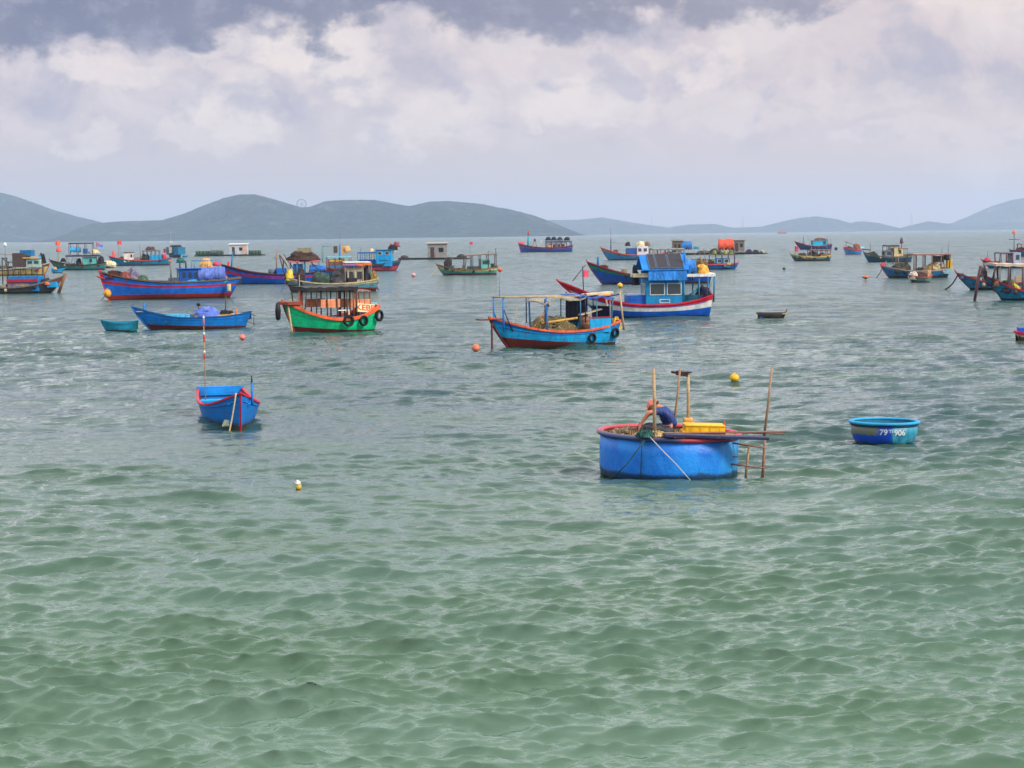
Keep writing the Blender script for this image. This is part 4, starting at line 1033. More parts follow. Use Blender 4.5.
b.crate(X(351.5), b.near*1.1, b.sh(.3)-.15, m_(9.5), .6, m_(6.5), (40, 38, 46), 'black framed box at the rail of the worn cream boat')
b.heap(X(366.5), b.near*.6, b.deckz(X(366)), .55, .6, 1.9, BLACK, 'black cloth hanging at the after end of the orange roofed wheelhouse', seed=9, cloth=True, name='cloth_hanging', cat='cloth')
b.heap(X(373), b.near*.4, b.sh(.05)-.4, .9, 1.0, 1.0, (190, 150, 60), 'ochre gear heap at the stern of the worn cream boat', seed=10, name='gear_heap', cat='gear')
b.pole(X(373), .5, b.sh(.05), X(378), Z(290), .07, BLACK, 'stern_strut'); b.pole(X(371), .8, b.sh(.05)-.3, X(370), Z(270), .06, TURQ, 'stern_post')
b.rope((b.L/2-.2, 0, b.sh(1)-.2), 280, 294, 'thin anchor line at the bow of the worn cream boat', r=.03, sag=.1)
# ---- boat partly hidden behind with blue mast
b = Boat('fishing_boat', 'boat mostly hidden behind others, with blue mast and cyan and yellow roof', 'fishing boat', 312, 366, 277, 'L', 10, 3.0, 8, 5, 3, G_FAR, tf=.7, rake=.8)
b.hull([((30, 80, 150), .6), ((150, 60, 50), 1.0)], bottom=MAROON, boot=2, gun=RUST, inner=DARKWOOD, wear=.5, gw=.1)
X, Z, m_ = b.X, b.Z, b.m
b.cabin(X(329), X(343), b.deckz(X(336)), Z(262), 2.0, (126, 84, 56), win=((.1, .9),), wz=(.3, .75), frame=(60, 48, 44))
box('side_cloth', (X(336), b.near*1.06, Z(270)), (m_(13), .05, m_(5)), cloth_mat((30, 80, 150)), b.root)
b.canopy(X(327), X(351), b.deckz(X(340)), Z(256.5), 2.6, (90, 180, 190), posts=3, pc=RUST, pr=.05, t=.1)
b.canopy(X(329), X(345), Z(262), Z(259.5), 2.2, (230, 166, 40), posts=1, pc=RUST, pr=.04, t=.12, name='yellow_roof')
b.pole(X(340), 0, b.deckz(X(340)), X(340.3), Z(245), .14, (26, 92, 190), 'mast'); b.pole(X(340.5), 0, Z(246), X(341), Z(234), .02, GREY, 'aerial')
box('orange_board', (X(345), 0, Z(253)), (m_(7), .12, m_(7)), PM((232, 160, 90), .5), b.root); box('orange_board', (X(348), .3, Z(251)), (m_(5), .1, m_(5)), PM((240, 180, 120), .5), b.root, rot=Matrix.Rotation(.3, 3, 'Y'))
for sd in (-1, 1):
    b.pole(X(323), sd*.7, Z(262), X(323), Z(246), .035, (60, 130, 120), 'rig_frame')
    b.pole(X(323), sd*.7, Z(246.3), X(337), Z(246), .035, (60, 130, 120), 'rig_frame')
box('hanging_panel', (X(336), 0, Z(253)), (m_(4), .2, m_(7)), PM((80, 66, 56)), b.root)
# ---- blue cabin boat right of them
b = Boat('fishing_boat', 'small bright blue cabin boat with pink waterline, seen beyond the green boat', 'fishing boat', 343, 402, 271, 'R', 6, 3.0, 6.5, 4.5, 2, G_FAR, tf=.7, rake=.8)
b.hull([((206, 60, 90), .4), ((70, 60, 80), .8), ((30, 130, 140), 1.0)], bottom=(170, 60, 80), boot=1, gun=(90, 60, 70), inner=NAVY, wear=.4, stem=NAVY, gw=.1)
X, Z, m_ = b.X, b.Z, b.m
b.cabin(X(377), X(393), b.deckz(X(385)), Z(250), 2.1, (24, 124, 214), win=((.15, .4), (.6, .85)), wz=(.7, .9), frame=WHITE, roof=(20, 90, 180))
b.canopy(X(359), X(378), b.deckz(X(368)), Z(252), 2.2, (24, 80, 170), posts=4, pc=(30, 80, 160), pr=.05, t=.16)
box('deck_wall', (X(368), 0, b.deckz(X(368))), (m_(16), 1.7, m_(8)), PM((22, 60, 150)), b.root)
bm = bmesh.new()
for k in range(6): add_box(bm, (X(381.5)+k*m_(1.5), b.near*1.06, Z(260.5)), (m_(.9), .02, m_(1.2)))
bm_obj('name_marks', bm, PM(NAVY, .1), b.root)
b.heap(X(393), 0, Z(250), m_(10), 1.4, .75, BLACK, 'black bundle on the roof of the bright blue cabin boat', seed=3, name='roof_bundle', cat='bundle'); b.pole(X(391), 0, Z(249), X(390.5), Z(242), .07, (190, 50, 50), 'flag_pole')
b.heap(X(397), 0, Z(247), m_(7), 1.0, .7, (120, 40, 50), 'dark red flag cloth bundled over the bow end of the bright blue cabin boat', seed=5, name='flag_cloth', cat='flag', cloth=True)
b.heap(X(372), 0, Z(252), m_(4), .6, .5, (230, 190, 150), 'small cream sack on the canopy of the bright blue cabin boat', seed=6, name='sack', cat='sack', cloth=True); b.pole(X(361), 0, Z(252), X(361), Z(247), .04, GREY, 'post')

# ================================================================== baskets, the man, far craft
def hoop(bm, R_, z, r, seg=56, lobes=0):
    add_tube(bm, [(R_*math.cos(2*PI*k/seg), R_*math.sin(2*PI*k/seg), z) for k in range(seg)], r, seg=8, closed=True)
# ---- large blue basket boat
yc = CAMH*F/(481-HZ(668))
ctr = Vector((ray(668, 440).x/ray(668, 440).y*(yc+1.42), yc+1.42, 0))
BB = Boat('basket_boat', 'large round blue basket boat with dark and red rim, carrying a man and poles', 'basket boat', 598, 738, 478, 'R', 0, 3, 10, 0, 0, 'round basket boats', L=3, yaw=0, loc=ctr)
BB.root.rotation_euler = (0, R(1.9), 0); BB.M = Matrix.Translation(BB.root.location) @ BB.root.rotation_euler.to_matrix().to_4x4()
Rb = 1.455; RH = 0.80
def big_mat():
    mt, t, b, o = bsdf('basket_blue_tar')
    tcn = t.node('ShaderNodeTexCoord'); ob = tcn.outputs['Object']; sp3 = t.node('ShaderNodeSeparateXYZ'); t.l.new(ob, sp3.inputs[0])
    n1 = t.noise(ob, 2.0, 5, .6); n2 = t.noise(t.mapv(ob, (3, 3, .35)), 2.2, 4, .6); n3 = t.noise(ob, 26, 3, .6)
    k = t.mix(t.ss(n1, .3, .7), lin(2, 100, 200), lin(16, 136, 226))
    k = t.mix(t.m('MULTIPLY', t.ss(t.m('ADD', sp3.outputs[0], t.m('MULTIPLY', n2, 1.0)), 1.25, 1.9), .7), k, lin(60, 160, 214))   # right flank painted paler as if sunlit, streaked with wear
    k = t.mix(t.m('MULTIPLY', t.ss(n2, .56, .72), .55), k, lin(4, 70, 130))
    low = t.ss(t.m('SUBTRACT', sp3.outputs[2], t.m('MULTIPLY', n1, .22)), .03, -.06)
    k = t.mix(t.m('MULTIPLY', low, .85), k, lin(26, 36, 34))        # weed and tar at the waterline
    sc_ = t.m('MULTIPLY', t.ss(t.noise(t.mapv(ob, (1.2, 1.2, 9)), 1.6, 4, .6), .66, .71), t.ss(sp3.outputs[2], .35, .15))
    k = t.mix(t.m('MULTIPLY', sc_, .8), k, lin(20, 40, 60))
    t.put(b.inputs['Base Color'], k); t.put(b.inputs['Roughness'], t.ss(n1, .2, .8, .35, .6))
    bp = t.node('ShaderNodeBump'); bp.inputs['Distance'].default_value = .02; bp.inputs['Strength'].default_value = .5
    n4 = t.noise(t.mapv(ob, (1, 1, .5)), 3.5, 4, .5)
    t.put(bp.inputs['Height'], t.m('ADD', n3, t.m('MULTIPLY', n4, 3.5))); t.l.new(bp.outputs[0], b.inputs['Normal']); return mt
wovin = net_mat((150, 118, 82), 20)
lathe('basket_hull', [(0, -.32), (.8, -.3), (1.12, -.2), (1.42, -.05), (1.447, .1), (1.452, .32), (1.455, .5), (1.45, RH), (1.41, RH), (1.41, .4), (1.3, .22), (0, .2)], [big_mat(), wovin], BB.root, seg=72, mi=[0]*7+[1]*4)
bm = bmesh.new(); hoop(bm, Rb+.02, RH+.01, .05); hoop(bm, Rb-.04, RH+.02, .035)
def rimmat():
    mt, t, b, o = bsdf('painted_rim'); tcn = t.node('ShaderNodeTexCoord'); s3 = t.node('ShaderNodeSeparateXYZ'); t.l.new(tcn.outputs['Object'], s3.inputs[0])
    n = t.noise(tcn.outputs['Object'], 3, 4, .6)
    f = t.ss(t.m('ADD', t.m('SUBTRACT', t.m('MULTIPLY', s3.outputs[1], .9), t.m('MULTIPLY', s3.outputs[0], .0)), t.m('MULTIPLY', n, .4)), -.1, .25)
    red_right = t.ss(t.m('ADD', s3.outputs[0], t.m('MULTIPLY', n, .3)), .1, .4)
    t.put(b.inputs['Base Color'], t.mix(t.m('MAXIMUM', f, red_right), lin(58, 62, 104), lin(182, 50, 62))); b.inputs['Roughness'].default_value = .45; return mt
bm_obj('rim', bm, rimmat(), BB.root)
bm = bmesh.new()
for k in range(11): 
    x = -1.0+.2*k; add_box(bm, (x, 0, RH-.2), (.03, 2*math.sqrt(max(.01, 1.38**2-x*x)), .04))
bm_obj('inner_rib', bm, PM(WOOD, .5), BB.root)
box('thwart', (.12, .15, .44), (.46, 2.6, .06), PM(WOOD, .5), BB.root)
z8 = lambda py, D: CAMH+(ray(660, py).z/ray(660, py).y)*D
def loc_at(px, py, y):      # local point at depth offset y inside the basket
    D = ctr.y+y; d = ray(px, py); return BB.M.inverted() @ Vector((d.x/d.y*D, D, CAMH+d.z/d.y*D))
fy = -1.36
def stick(name, a, b_, y0, y1, r, col, label, cat='pole', group='poles standing on the large basket boat', mids=0.01):
    A = loc_at(a[0], a[1], y0); B_ = loc_at(b_[0], b_[1], y1); mid = (A+B_)/2+Vector((mids, 0, mids))
    o = tube(name, [A-A, mid-A, B_-A], r, PM(col, .35), None, seg=8, taper=.85); BB.put(o, *A); tag(o, label, cat, group); return o
stick('wooden_pole', (654.5, 436), (653.5, 369), -1.25, -1.25, .038, (176, 146, 110), 'thick pale pole in front of the man on the large basket boat')
stick('wooden_pole', (673, 431), (680, 369), -.3, -.3, .024, (158, 118, 88), 'thin leaning stick just behind the man on the large basket boat')
stick('wooden_pole', (688, 428), (688, 373), -.1, -.1, .038, (178, 148, 112), 'upright pole above the yellow crate, topped by a dark bracket')
br_ = empty('wooden_bracket', (0, 0, 0)); tag(br_, 'dark wedge shaped wooden bracket on top of the pole by the yellow crate', 'bracket')
A = loc_at(682, 373.5, -.1)
bm = bmesh.new(); add_box(bm, (0, 0, .0), (.26, .09, .1), Matrix.Rotation(.12, 3, 'Y'), bev=.02); add_box(bm, (-.16, 0, .02), (.14, .05, .05), Matrix.Rotation(.1, 3, 'Y'), bev=.015); add_box(bm, (.13, 0, .03), (.14, .11, .03), bev=.01)
bm_obj('bracket_block', bm, PM((60, 40, 44), .3), br_); BB.put(br_, *A)
box('pole_collar', loc_at(688, 428, -.1), (.2, .2, .22), PM((200, 150, 80), .4), BB.root, bev=.04)
stick('long_pole', (764, 437), (772, 367), -.7, -.7, .028, (156, 124, 98), 'tall thin bamboo pole outside the large basket boat, above its ladder frame')
stick('long_pole', (762.5, 480), (765, 437), -.7, -.7, .032, (160, 112, 90), 'lower outer upright of the ladder frame beside the large basket boat', mids=0)
stick('frame_pole', (745.5, 479), (749, 446), -.75, -.75, .028, (180, 140, 100), 'inner upright of the ladder frame beside the large basket boat', mids=0)
stick('frame_pole', (733, 443), (765, 448), -.75, -.75, .02, (130, 90, 84), 'upper rung of the ladder frame beside the large basket boat', mids=0)
stick('frame_pole', (731, 464), (763, 468), -.78, -.75, .02, (130, 90, 84), 'lower rung of the ladder frame beside the large basket boat', mids=0)
stick('frame_pole', (730, 456), (738, 457), -.7, -.7, .018, (150, 100, 90), 'short stub peg on the flank of the large basket boat', mids=0)
stick('long_pole', (652, 434), (787, 431.5), -.9, -.75, .022, (140, 92, 80), 'long reddish pole lying across the rim and out beyond the basket', mids=0)
stick('long_pole', (733, 432), (784, 434), -.6, -.55, .022, (120, 80, 76), 'shorter thin pole lying beside the long reddish one', mids=0)
stick('short_stake', (724, 438), (724, 419.5), -.6, -.6, .026, (140, 80, 70), 'short dark red stake at the outer end of the yellow crate')
A, B_ = loc_at(664, 436.5, -1.42), loc_at(767, 439.5, -1.1)
pl = box('dark_plank', (0, 0, 0), ((B_-A).length, .34, .06), PM((40, 44, 78), .35), None, bev=.01); tag(pl, 'dark navy plank lying over the red rim and sticking out of the basket boat', 'plank')
BB.put(pl, *((A+B_)/2), ry=-math.atan2(B_.z-A.z, B_.x-A.x), rz=math.atan2(B_.y-A.y, B_.x-A.x))
for k, (x0, x1, py, yy) in enumerate(((656, 700, 435, -.8), (662, 735, 434, -.5), (650, 690, 432.5, -.3))):
    A, B_ = loc_at(x0, py, yy), loc_at(x1, py+2, yy)
    o = box('deck_board', (0, 0, 0), ((B_-A).length, .12, .04), PM((186, 160, 124), .5), None, bev=.008)
    tag(o, ['pale board at the front of the rim under the dark plank', 'pale board under the yellow crate', 'pale board behind the yellow crate and man'][k], 'board', 'boards across the large basket boat'); BB.put(o, *((A+B_)/2), ry=-math.atan2(B_.z-A.z, B_.x-A.x))
for k, (dz, dx_) in enumerate(((0, 0), (.13, .03))):
    A = loc_at(702, 436.5, -.55); cr = empty('yellow_crate', (0, 0, 0)); tag(cr, ['lower yellow plastic crate on the large basket boat', 'upper yellow plastic crate stacked on the lower one'][k], 'crate', 'yellow crates on the basket boat')
    bm = bmesh.new(); wx, wy, hz_ = .84-.04*k, .5, .13
    for (a_, b_, c_, d_, e_, f_) in ((0, wy/2, hz_/2, wx, .03, hz_), (0, -wy/2, hz_/2, wx, .03, hz_), (wx/2, 0, hz_/2, .03, wy-.03, hz_), (-wx/2, 0, hz_/2, .03, wy-.03, hz_), (0, 0, .015, wx-.04, wy-.04, .02)): add_box(bm, (a_, b_, c_), (d_, e_, f_), bev=.006)
    add_box(bm, (0, 0, hz_-.01), (wx-.03, wy-.03, .03), bev=.01)
    bm_obj('crate_body', bm, PM(YELLOW, .2), cr)
    bm = bmesh.new()
    for q_ in (-.3, -.1, .1, .3): add_box(bm, (q_, -wy/2-.018, hz_/2), (.025, .012, hz_*.9))
    add_box(bm, (0, -wy/2-.02, hz_-.015), (wx+.03, .02, .025), bev=.005)
    bm_obj('crate_rib', bm, PM((226, 160, 20), .2), cr); BB.put(cr, A.x+dx_, A.y, A.z+dz, rz=.02*k)
# ropes of the basket
def brope(pts, r, col, label):
    P_ = [loc_at(*p) for p in pts]; A = P_[0]; o = tube('basket_rope', [p-A for p in P_], r, PM(col, .2), None, seg=6); BB.put(o, *A); tag(o, label, 'rope', 'ropes on the large basket boat')
brope([(650, 437, -1.52), (662, 450, -1.56), (675, 463, -1.62), (691, 481, -1.75)], .009, (200, 196, 180), 'pale rope running from the thick pole down into the water')
brope([(645, 440, -1.5), (636, 452, -1.52), (626, 465, -1.5), (613, 477, -1.45)], .014, (30, 70, 74), 'dark green rope running down towards the rounded end of the basket')
brope([(642, 440, -1.5), (641.5, 455, -1.51), (641, 468, -1.49), (641, 479, -1.45)], .012, (24, 50, 60), 'dark rope hanging straight down the basket side')
o = BB.heap(*loc_at(645, 437, -1.4), .36, .26, .14, (30, 96, 88), 'tangled green rope knot on the rim beside the thick pole', name='rope_knot', cat='rope', seed=4)
o = BB.heap(*loc_at(657, 436, -1.28), .34, .24, .11, (210, 176, 120), 'pale rope lashing at the foot of the thick pole', name='rope_lashing', cat='rope', seed=5)
o = BB.heap(*loc_at(630, 435, -.1), .8, 1.3, .16, (158, 128, 92), 'brown nets lying in the bottom of the large basket boat', seed=8)

# ---- the man
def skin(name, verts, edges, rads, mat, parent=None, sub=2, root=0):
    me = bpy.data.meshes.new(name); me.from_pydata(verts, edges, []); o = bpy.data.objects.new(name, me); C.objects.link(o)
    md = o.modifiers.new('skin', 'SKIN'); md.use_smooth_shade = True
    sv = me.skin_vertices[0].data
    for i, r_ in enumerate(rads): sv[i].radius = (r_, r_) if not isinstance(r_, tuple) else r_; sv[i].use_root = (i == root)
    md2 = o.modifiers.new('sub', 'SUBSURF'); md2.levels = sub; md2.render_levels = sub
    me.materials.append(mat)
    if parent: o.parent = parent
    return o
def build_man():
    sk = bpy.data.materials.new('skin_tone'); sk.use_nodes = True; bs = sk.node_tree.nodes['Principled BSDF']; bs.inputs['Base Color'].default_value = lin(186, 118, 88); bs.inputs['Roughness'].default_value = .55
    # local frame: x to the photo's right, y away, z up; origin on the thwart
    S = 1.0
    J = {'pel': (.10, .02, .10), 'bel': (.09, .0, .24), 'che': (0.0, -.01, .40), 'neck': (-.13, -.02, .50), 'skull': (-.20, -.03, .535), 'crown': (-.285, -.035, .56),
         'shR': (-.08, -.19, .45), 'elR': (-.34, -.26, .42), 'wrR': (-.47, -.22, .2), 'paR': (-.495, -.21, .13),
         'shL': (-.02, .17, .42), 'elL': (-.3, .17, .36), 'wrL': (-.46, .1, .15), 'paL': (-.50, .09, .08),
         'hiR': (.05, -.12, .06), 'knR': (-.34, -.22, .14), 'anR': (-.40, -.2, -.26), 'toR': (-.56, -.21, -.31),
         'hiL': (.05, .12, .06), 'knL': (-.34, .2, .14), 'anL': (-.40, .18, -.26), 'toL': (-.56, .19, -.31)}
    rad = {'pel': .13, 'bel': .125, 'che': .135, 'neck': .055, 'skull': .082, 'crown': .07, 'shR': .062, 'elR': .04, 'wrR': .027, 'paR': .036, 'shL': .062, 'elL': .04, 'wrL': .027, 'paL': .036,
           'hiR': .09, 'knR': .058, 'anR': .038, 'toR': .03, 'hiL': .09, 'knL': .058, 'anL': .038, 'toL': .03}
    names = list(J); V_ = [J[n] for n in names]; Rr = [rad[n] for n in names]; E = []
    ix = {n: i for i, n in enumerate(names)}
    for a, b in (('pel', 'bel'), ('bel', 'che'), ('che', 'neck'), ('neck', 'skull'), ('skull', 'crown'), ('che', 'shR'), ('shR', 'elR'), ('elR', 'wrR'), ('wrR', 'paR'), ('che', 'shL'), ('shL', 'elL'), ('elL', 'wrL'), ('wrL', 'paL'),
                 ('pel', 'hiR'), ('hiR', 'knR'), ('knR', 'anR'), ('anR', 'toR'), ('pel', 'hiL'), ('hiL', 'knL'), ('knL', 'anL'), ('anL', 'toL')): E.append((ix[a], ix[b]))
    for sd in ('R', 'L'):      # four fingers and a thumb from each palm, bent around what the hand holds
        p = Vector(J['pa'+sd]); w_ = Vector(J['wr'+sd]); d = (p-w_).normalized(); side_ = Vector((0, 1, 0)); nrm = d.cross(side_).normalized()
        for k, (off, ln) in enumerate(((-.032, .036), (-.011, .041), (.011, .039), (.032, .030))):
            a = p+side_*off+d*.02; b2 = a+d*ln; c2 = b2+(d*.5-nrm*.9*(1 if nrm.z > 0 else -1)).normalized()*ln*.8
            i0 = len(V_); V_ += [tuple(a), tuple(b2), tuple(c2)]; Rr += [.011, .0095, .008]; E += [(ix['pa'+sd], i0), (i0, i0+1), (i0+1, i0+2)]
        a = p-d*.012+side_*.034*(1 if sd == 'R' else -1); b2 = a+(d*.5+side_*(.7 if sd == 'R' else -.7)).normalized()*.034; c2 = b2+d*.028
        i0 = len(V_); V_ += [tuple(a), tuple(b2), tuple(c2)]; Rr += [.012, .011, .009]; E += [(ix['pa'+sd], i0), (i0, i0+1), (i0+1, i0+2)]
    body = skin('person', V_, E, Rr, sk, None, 2)
    tag(body, 'person in blue shirt and salmon cap bending forward while seated in the large basket boat', 'person')
    # head: face pointing down and to the left
    hd = bmesh.new(); bmesh.ops.create_uvsphere(hd, u_segments=24, v_segments=16, radius=.1)
    for v in hd.verts:
        v.co.x *= 1.12; v.co.y *= .82; v.co.z *= 1.0
        if v.co.z < -.02: v.co.x -= .018*(-v.co.z/.1); v.co.y *= .93
    def bump_(c, r_, sx_, sy_, sz_): 
        q = bmesh.ops.create_uvsphere(hd, u_segments=10, v_segments=8, radius=r_); bmesh.ops.scale(hd, vec=(sx_, sy_, sz_), verts=q['verts']); bmesh.ops.translate(hd, vec=c, verts=q['verts'])
    bump_((-.118, 0, -.01), .018, 1.3, .8, 1.4); bump_((-.108, 0, -.05), .02, .6, 1.3, .45)
    for sd in (-1, 1): bump_((.01, sd*.084, -.005), .026, .7, .35, 1.2); bump_((-.1, sd*.033, .02), .013, .6, 1.1, .6)
    for f in hd.faces: f.smooth = True
    h = bm_obj('head', hd, sk, body); h.location = (-.235, -.03, .54); h.rotation_euler = (0, R(-38), 0)
    hb_ = bmesh.new()
    for sd in (-1, 1):
        q = bmesh.ops.create_uvsphere(hb_, u_segments=8, v_segments=6, radius=.008); bmesh.ops.translate(hb_, vec=(-.107, sd*.033, .02), verts=q['verts'])
    bm_obj('eye', hb_, PM(BLACK, .1), h)
    hr = bmesh.new(); bmesh.ops.create_uvsphere(hr, u_segments=20, v_segments=12, radius=.105)
    bmesh.ops.delete(hr, geom=[v for v in hr.verts if v.co.z < -.03 or (v.co.x < -.02 and v.co.z < .04)], context='VERTS')
    for v in hr.verts: v.co.x *= 1.1; v.co.y *= .86
    for f in hr.faces: f.smooth = True
    o = bm_obj('hair', hr, PM(BLACK, .1), h); o.modifiers.new('t', 'SOLIDIFY').thickness = .006
    cp = bmesh.new(); bmesh.ops.create_uvsphere(cp, u_segments=24, v_segments=14, radius=.114)
    bmesh.ops.delete(cp, geom=[v for v in cp.verts if v.co.z < .022], context='VERTS')
    for v in cp.verts: v.co.x *= 1.12; v.co.y *= .9
    for f in cp.faces: f.smooth = True
    rows_ = []
    for i in range(5):
        u = i/4; rows_.append([cp.verts.new((-.10-.10*u*math.cos(t_), .1*math.sin(t_)*(1-.18*u), .03-.02*u)) for t_ in [x*PI/2/5 for x in range(-5, 6)]])
    for i in range(4):
        for j in range(10): cp.faces.new((rows_[i][j], rows_[i][j+1], rows_[i+1][j+1], rows_[i+1][j]))
    o = bm_obj('cap', cp, cloth_mat((232, 118, 92)), h); o.modifiers.new('t', 'SOLIDIFY').thickness = .006
    # clothes: own skins a little outside the body
    def sub(nm, keys, edges, extra, mat, rmul=1.0, tips=None):
        kk = list(keys); vv = [J[k] for k in kk]; rr = [rad[k]*rmul+extra for k in kk]; i_ = {k: i for i, k in enumerate(kk)}
        ee = [(i_[a], i_[b]) for a, b in edges]
        for (a, b, f) in (tips or []):
            vv.append(tuple(Vector(J[a]).lerp(Vector(J[b]), f))); rr.append((rad[a]*(1-f)+rad[b]*f)+extra*1.3); ee.append((i_[a], len(vv)-1))
        return skin(nm, vv, ee, rr, mat, body, 2)
    sub('shirt', ('pel', 'bel', 'che', 'shR', 'shL'), (('pel', 'bel'), ('bel', 'che'), ('che', 'shR'), ('che', 'shL')), .02, cloth_mat((10, 34, 118)), tips=(('shR', 'elR', .8), ('shL', 'elL', .55), ('che', 'neck', .6)))
    sub('trousers', ('pel', 'hiR', 'knR', 'hiL', 'knL'), (('pel', 'hiR'), ('hiR', 'knR'), ('pel', 'hiL'), ('hiL', 'knL')), .018, cloth_mat((30, 32, 46)), tips=(('knR', 'anR', .4), ('knL', 'anL', .4)))
    A = loc_at(665, 434, -.25); BB.put(body, A.x, A.y, A.z-.0); body.scale = (1.12, 1.12, 1.12)
    return body
man = build_man()
o = BB.heap(*loc_at(642, 434, -.4), .26, .26, .2, (34, 26, 30), 'black bag of gear the man is leaning over', name='black_bag', cat='bag', seed=3, cloth=True)

# ---- small basket boat with number
sc0 = W(884, 444.5); sc0 = sc0*((sc0.y+.72)/sc0.y); SB = empty('basket_boat', (sc0.x, sc0.y, 0)); tag(SB, 'small round teal basket boat with a white number on its side, empty', 'basket boat', 'round basket boats'); SB.rotation_euler = (R(-.6), R(.6), 0)
Rs = 35.0/PX(884, 439)
def small_mat():
    mt, t, b, o = bsdf('basket_teal_paint'); tcn = t.node('ShaderNodeTexCoord'); ob = tcn.outputs['Object']; s3 = t.node('ShaderNodeSeparateXYZ'); t.l.new(ob, s3.inputs[0])
    n = t.noise(ob, 3.4, 5, .6); n2 = t.noise(t.mapv(ob, (4, 4, .6)), 2.5, 4, .6)
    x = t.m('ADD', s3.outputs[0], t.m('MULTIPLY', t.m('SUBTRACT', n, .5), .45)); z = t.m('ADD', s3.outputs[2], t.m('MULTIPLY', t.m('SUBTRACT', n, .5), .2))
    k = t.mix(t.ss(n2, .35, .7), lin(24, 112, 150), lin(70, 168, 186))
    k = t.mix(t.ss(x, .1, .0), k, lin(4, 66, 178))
    tan = t.m('MULTIPLY', t.ss(x, -.26, -.32), t.ss(z, .185, .205))
    k = t.mix(tan, k, lin(92, 96, 80))
    k = t.mix(t.ss(z, .035, -.01), k, lin(30, 48, 44))
    t.put(b.inputs['Base Color'], k); b.inputs['Roughness'].default_value = .45; return mt
hS = .46
prS = [(0, -.22), (.5, -.2), (.62*Rs/.84, -.08), (.72*Rs/.84, .05), (.775*Rs/.84, .2), (Rs-.055, hS)]
lathe('basket_hull', prS+[(Rs-.09, hS), (Rs-.15, .2), (Rs-.3, .04), (0, .03)], [small_mat(), PM((20, 92, 122), .4)], SB, seg=56, mi=[0]*5+[1]*4)
bm = bmesh.new(); hoop(bm, Rs-.03, hS+.005, .036); hoop(bm, Rs-.08, hS+.012, .026); bm_obj('rim', bm, PM((36, 146, 190), .4), SB)
bm = bmesh.new(); hoop(bm, Rs-.05, hS-.06, .016); bm_obj('lashing_band', bm, PM((20, 60, 84), .3), SB)
box('thwart', (0, 0, .26), (1.3, .16, .03), PM((24, 80, 104), .5), SB)
def wrap(sz):
    def f(v, cx=0.0, cz=.265):
        s_ = v.x+cx; z = cz+v.y; r_ = (.775+(z-.2)*.05/.2*1.0)*Rs/.84+.012; a = s_/r_-PI/2+.0
        return Vector(((r_+v.z)*math.cos(a), (r_+v.z)*math.sin(a), z))
    return f
numb = PM((226, 230, 232), .15); wf = wrap(1)
font_mesh('79', .19, numb, SB, lambda v: wf(v, -.17, .275), name='number')
font_mesh('TS', .1, numb, SB, lambda v: wf(v, .005, .30), name='number')
font_mesh('906', .19, numb, SB, lambda v: wf(v, .22, .262), name='number')

# ---- floats and small things on the water
ball_float('ball_buoy', 734.5, 384, 9.5, (232, 176, 44), 'plain yellow ball buoy floating behind the tall poles of the large basket boat')
ball_float('ball_buoy', 242.5, 341.5, 6.5, (220, 124, 110), 'small pink ball buoy floating between the sampan and the blue skiff')
ball_float('ball_buoy', 620, 288, 5.5, (226, 178, 60), 'yellow ball buoy floating in front of the green striped boat')
ball_float('ball_buoy', 413.5, 277, 4.5, (220, 150, 150), 'tiny pale pink buoy in the gap left of the turquoise boat')
ball_float('ball_buoy', 836, 250, 3.2, (40, 30, 34), 'tiny black float in the gap between two groups of far boats', squash=1)
ball_float('ball_buoy', 784, 270.5, 3.5, (36, 56, 46), 'small dark green float below the yellow and navy boat', squash=.7)
ball_float('ball_buoy', 865.5, 280, 7, (196, 104, 50), 'flat orange float in open water before the cream cabin boats', squash=.45)
cup = empty('floating_jug', tuple(W(298.5, 488))); cup.location.z = 0; cup.rotation_euler = (R(14), R(-12), .4); tag(cup, 'white and yellow plastic jug bobbing alone in open water', 'jug')
sj = 1/PX(298, 488)
lathe('jug_body', [(0, -2*sj), (2.6*sj, -1.6*sj), (3.2*sj, 1*sj), (3.1*sj, 4.5*sj), (0, 4.5*sj)], PM((214, 178, 80), .2), cup, seg=16)
lathe('jug_top', [(0, 4.4*sj), (3.2*sj, 4.5*sj), (2.8*sj, 6.5*sj), (1.2*sj, 7.6*sj), (1.1*sj, 8.6*sj), (0, 8.7*sj)], PM((232, 228, 208), .1), cup, seg=16)

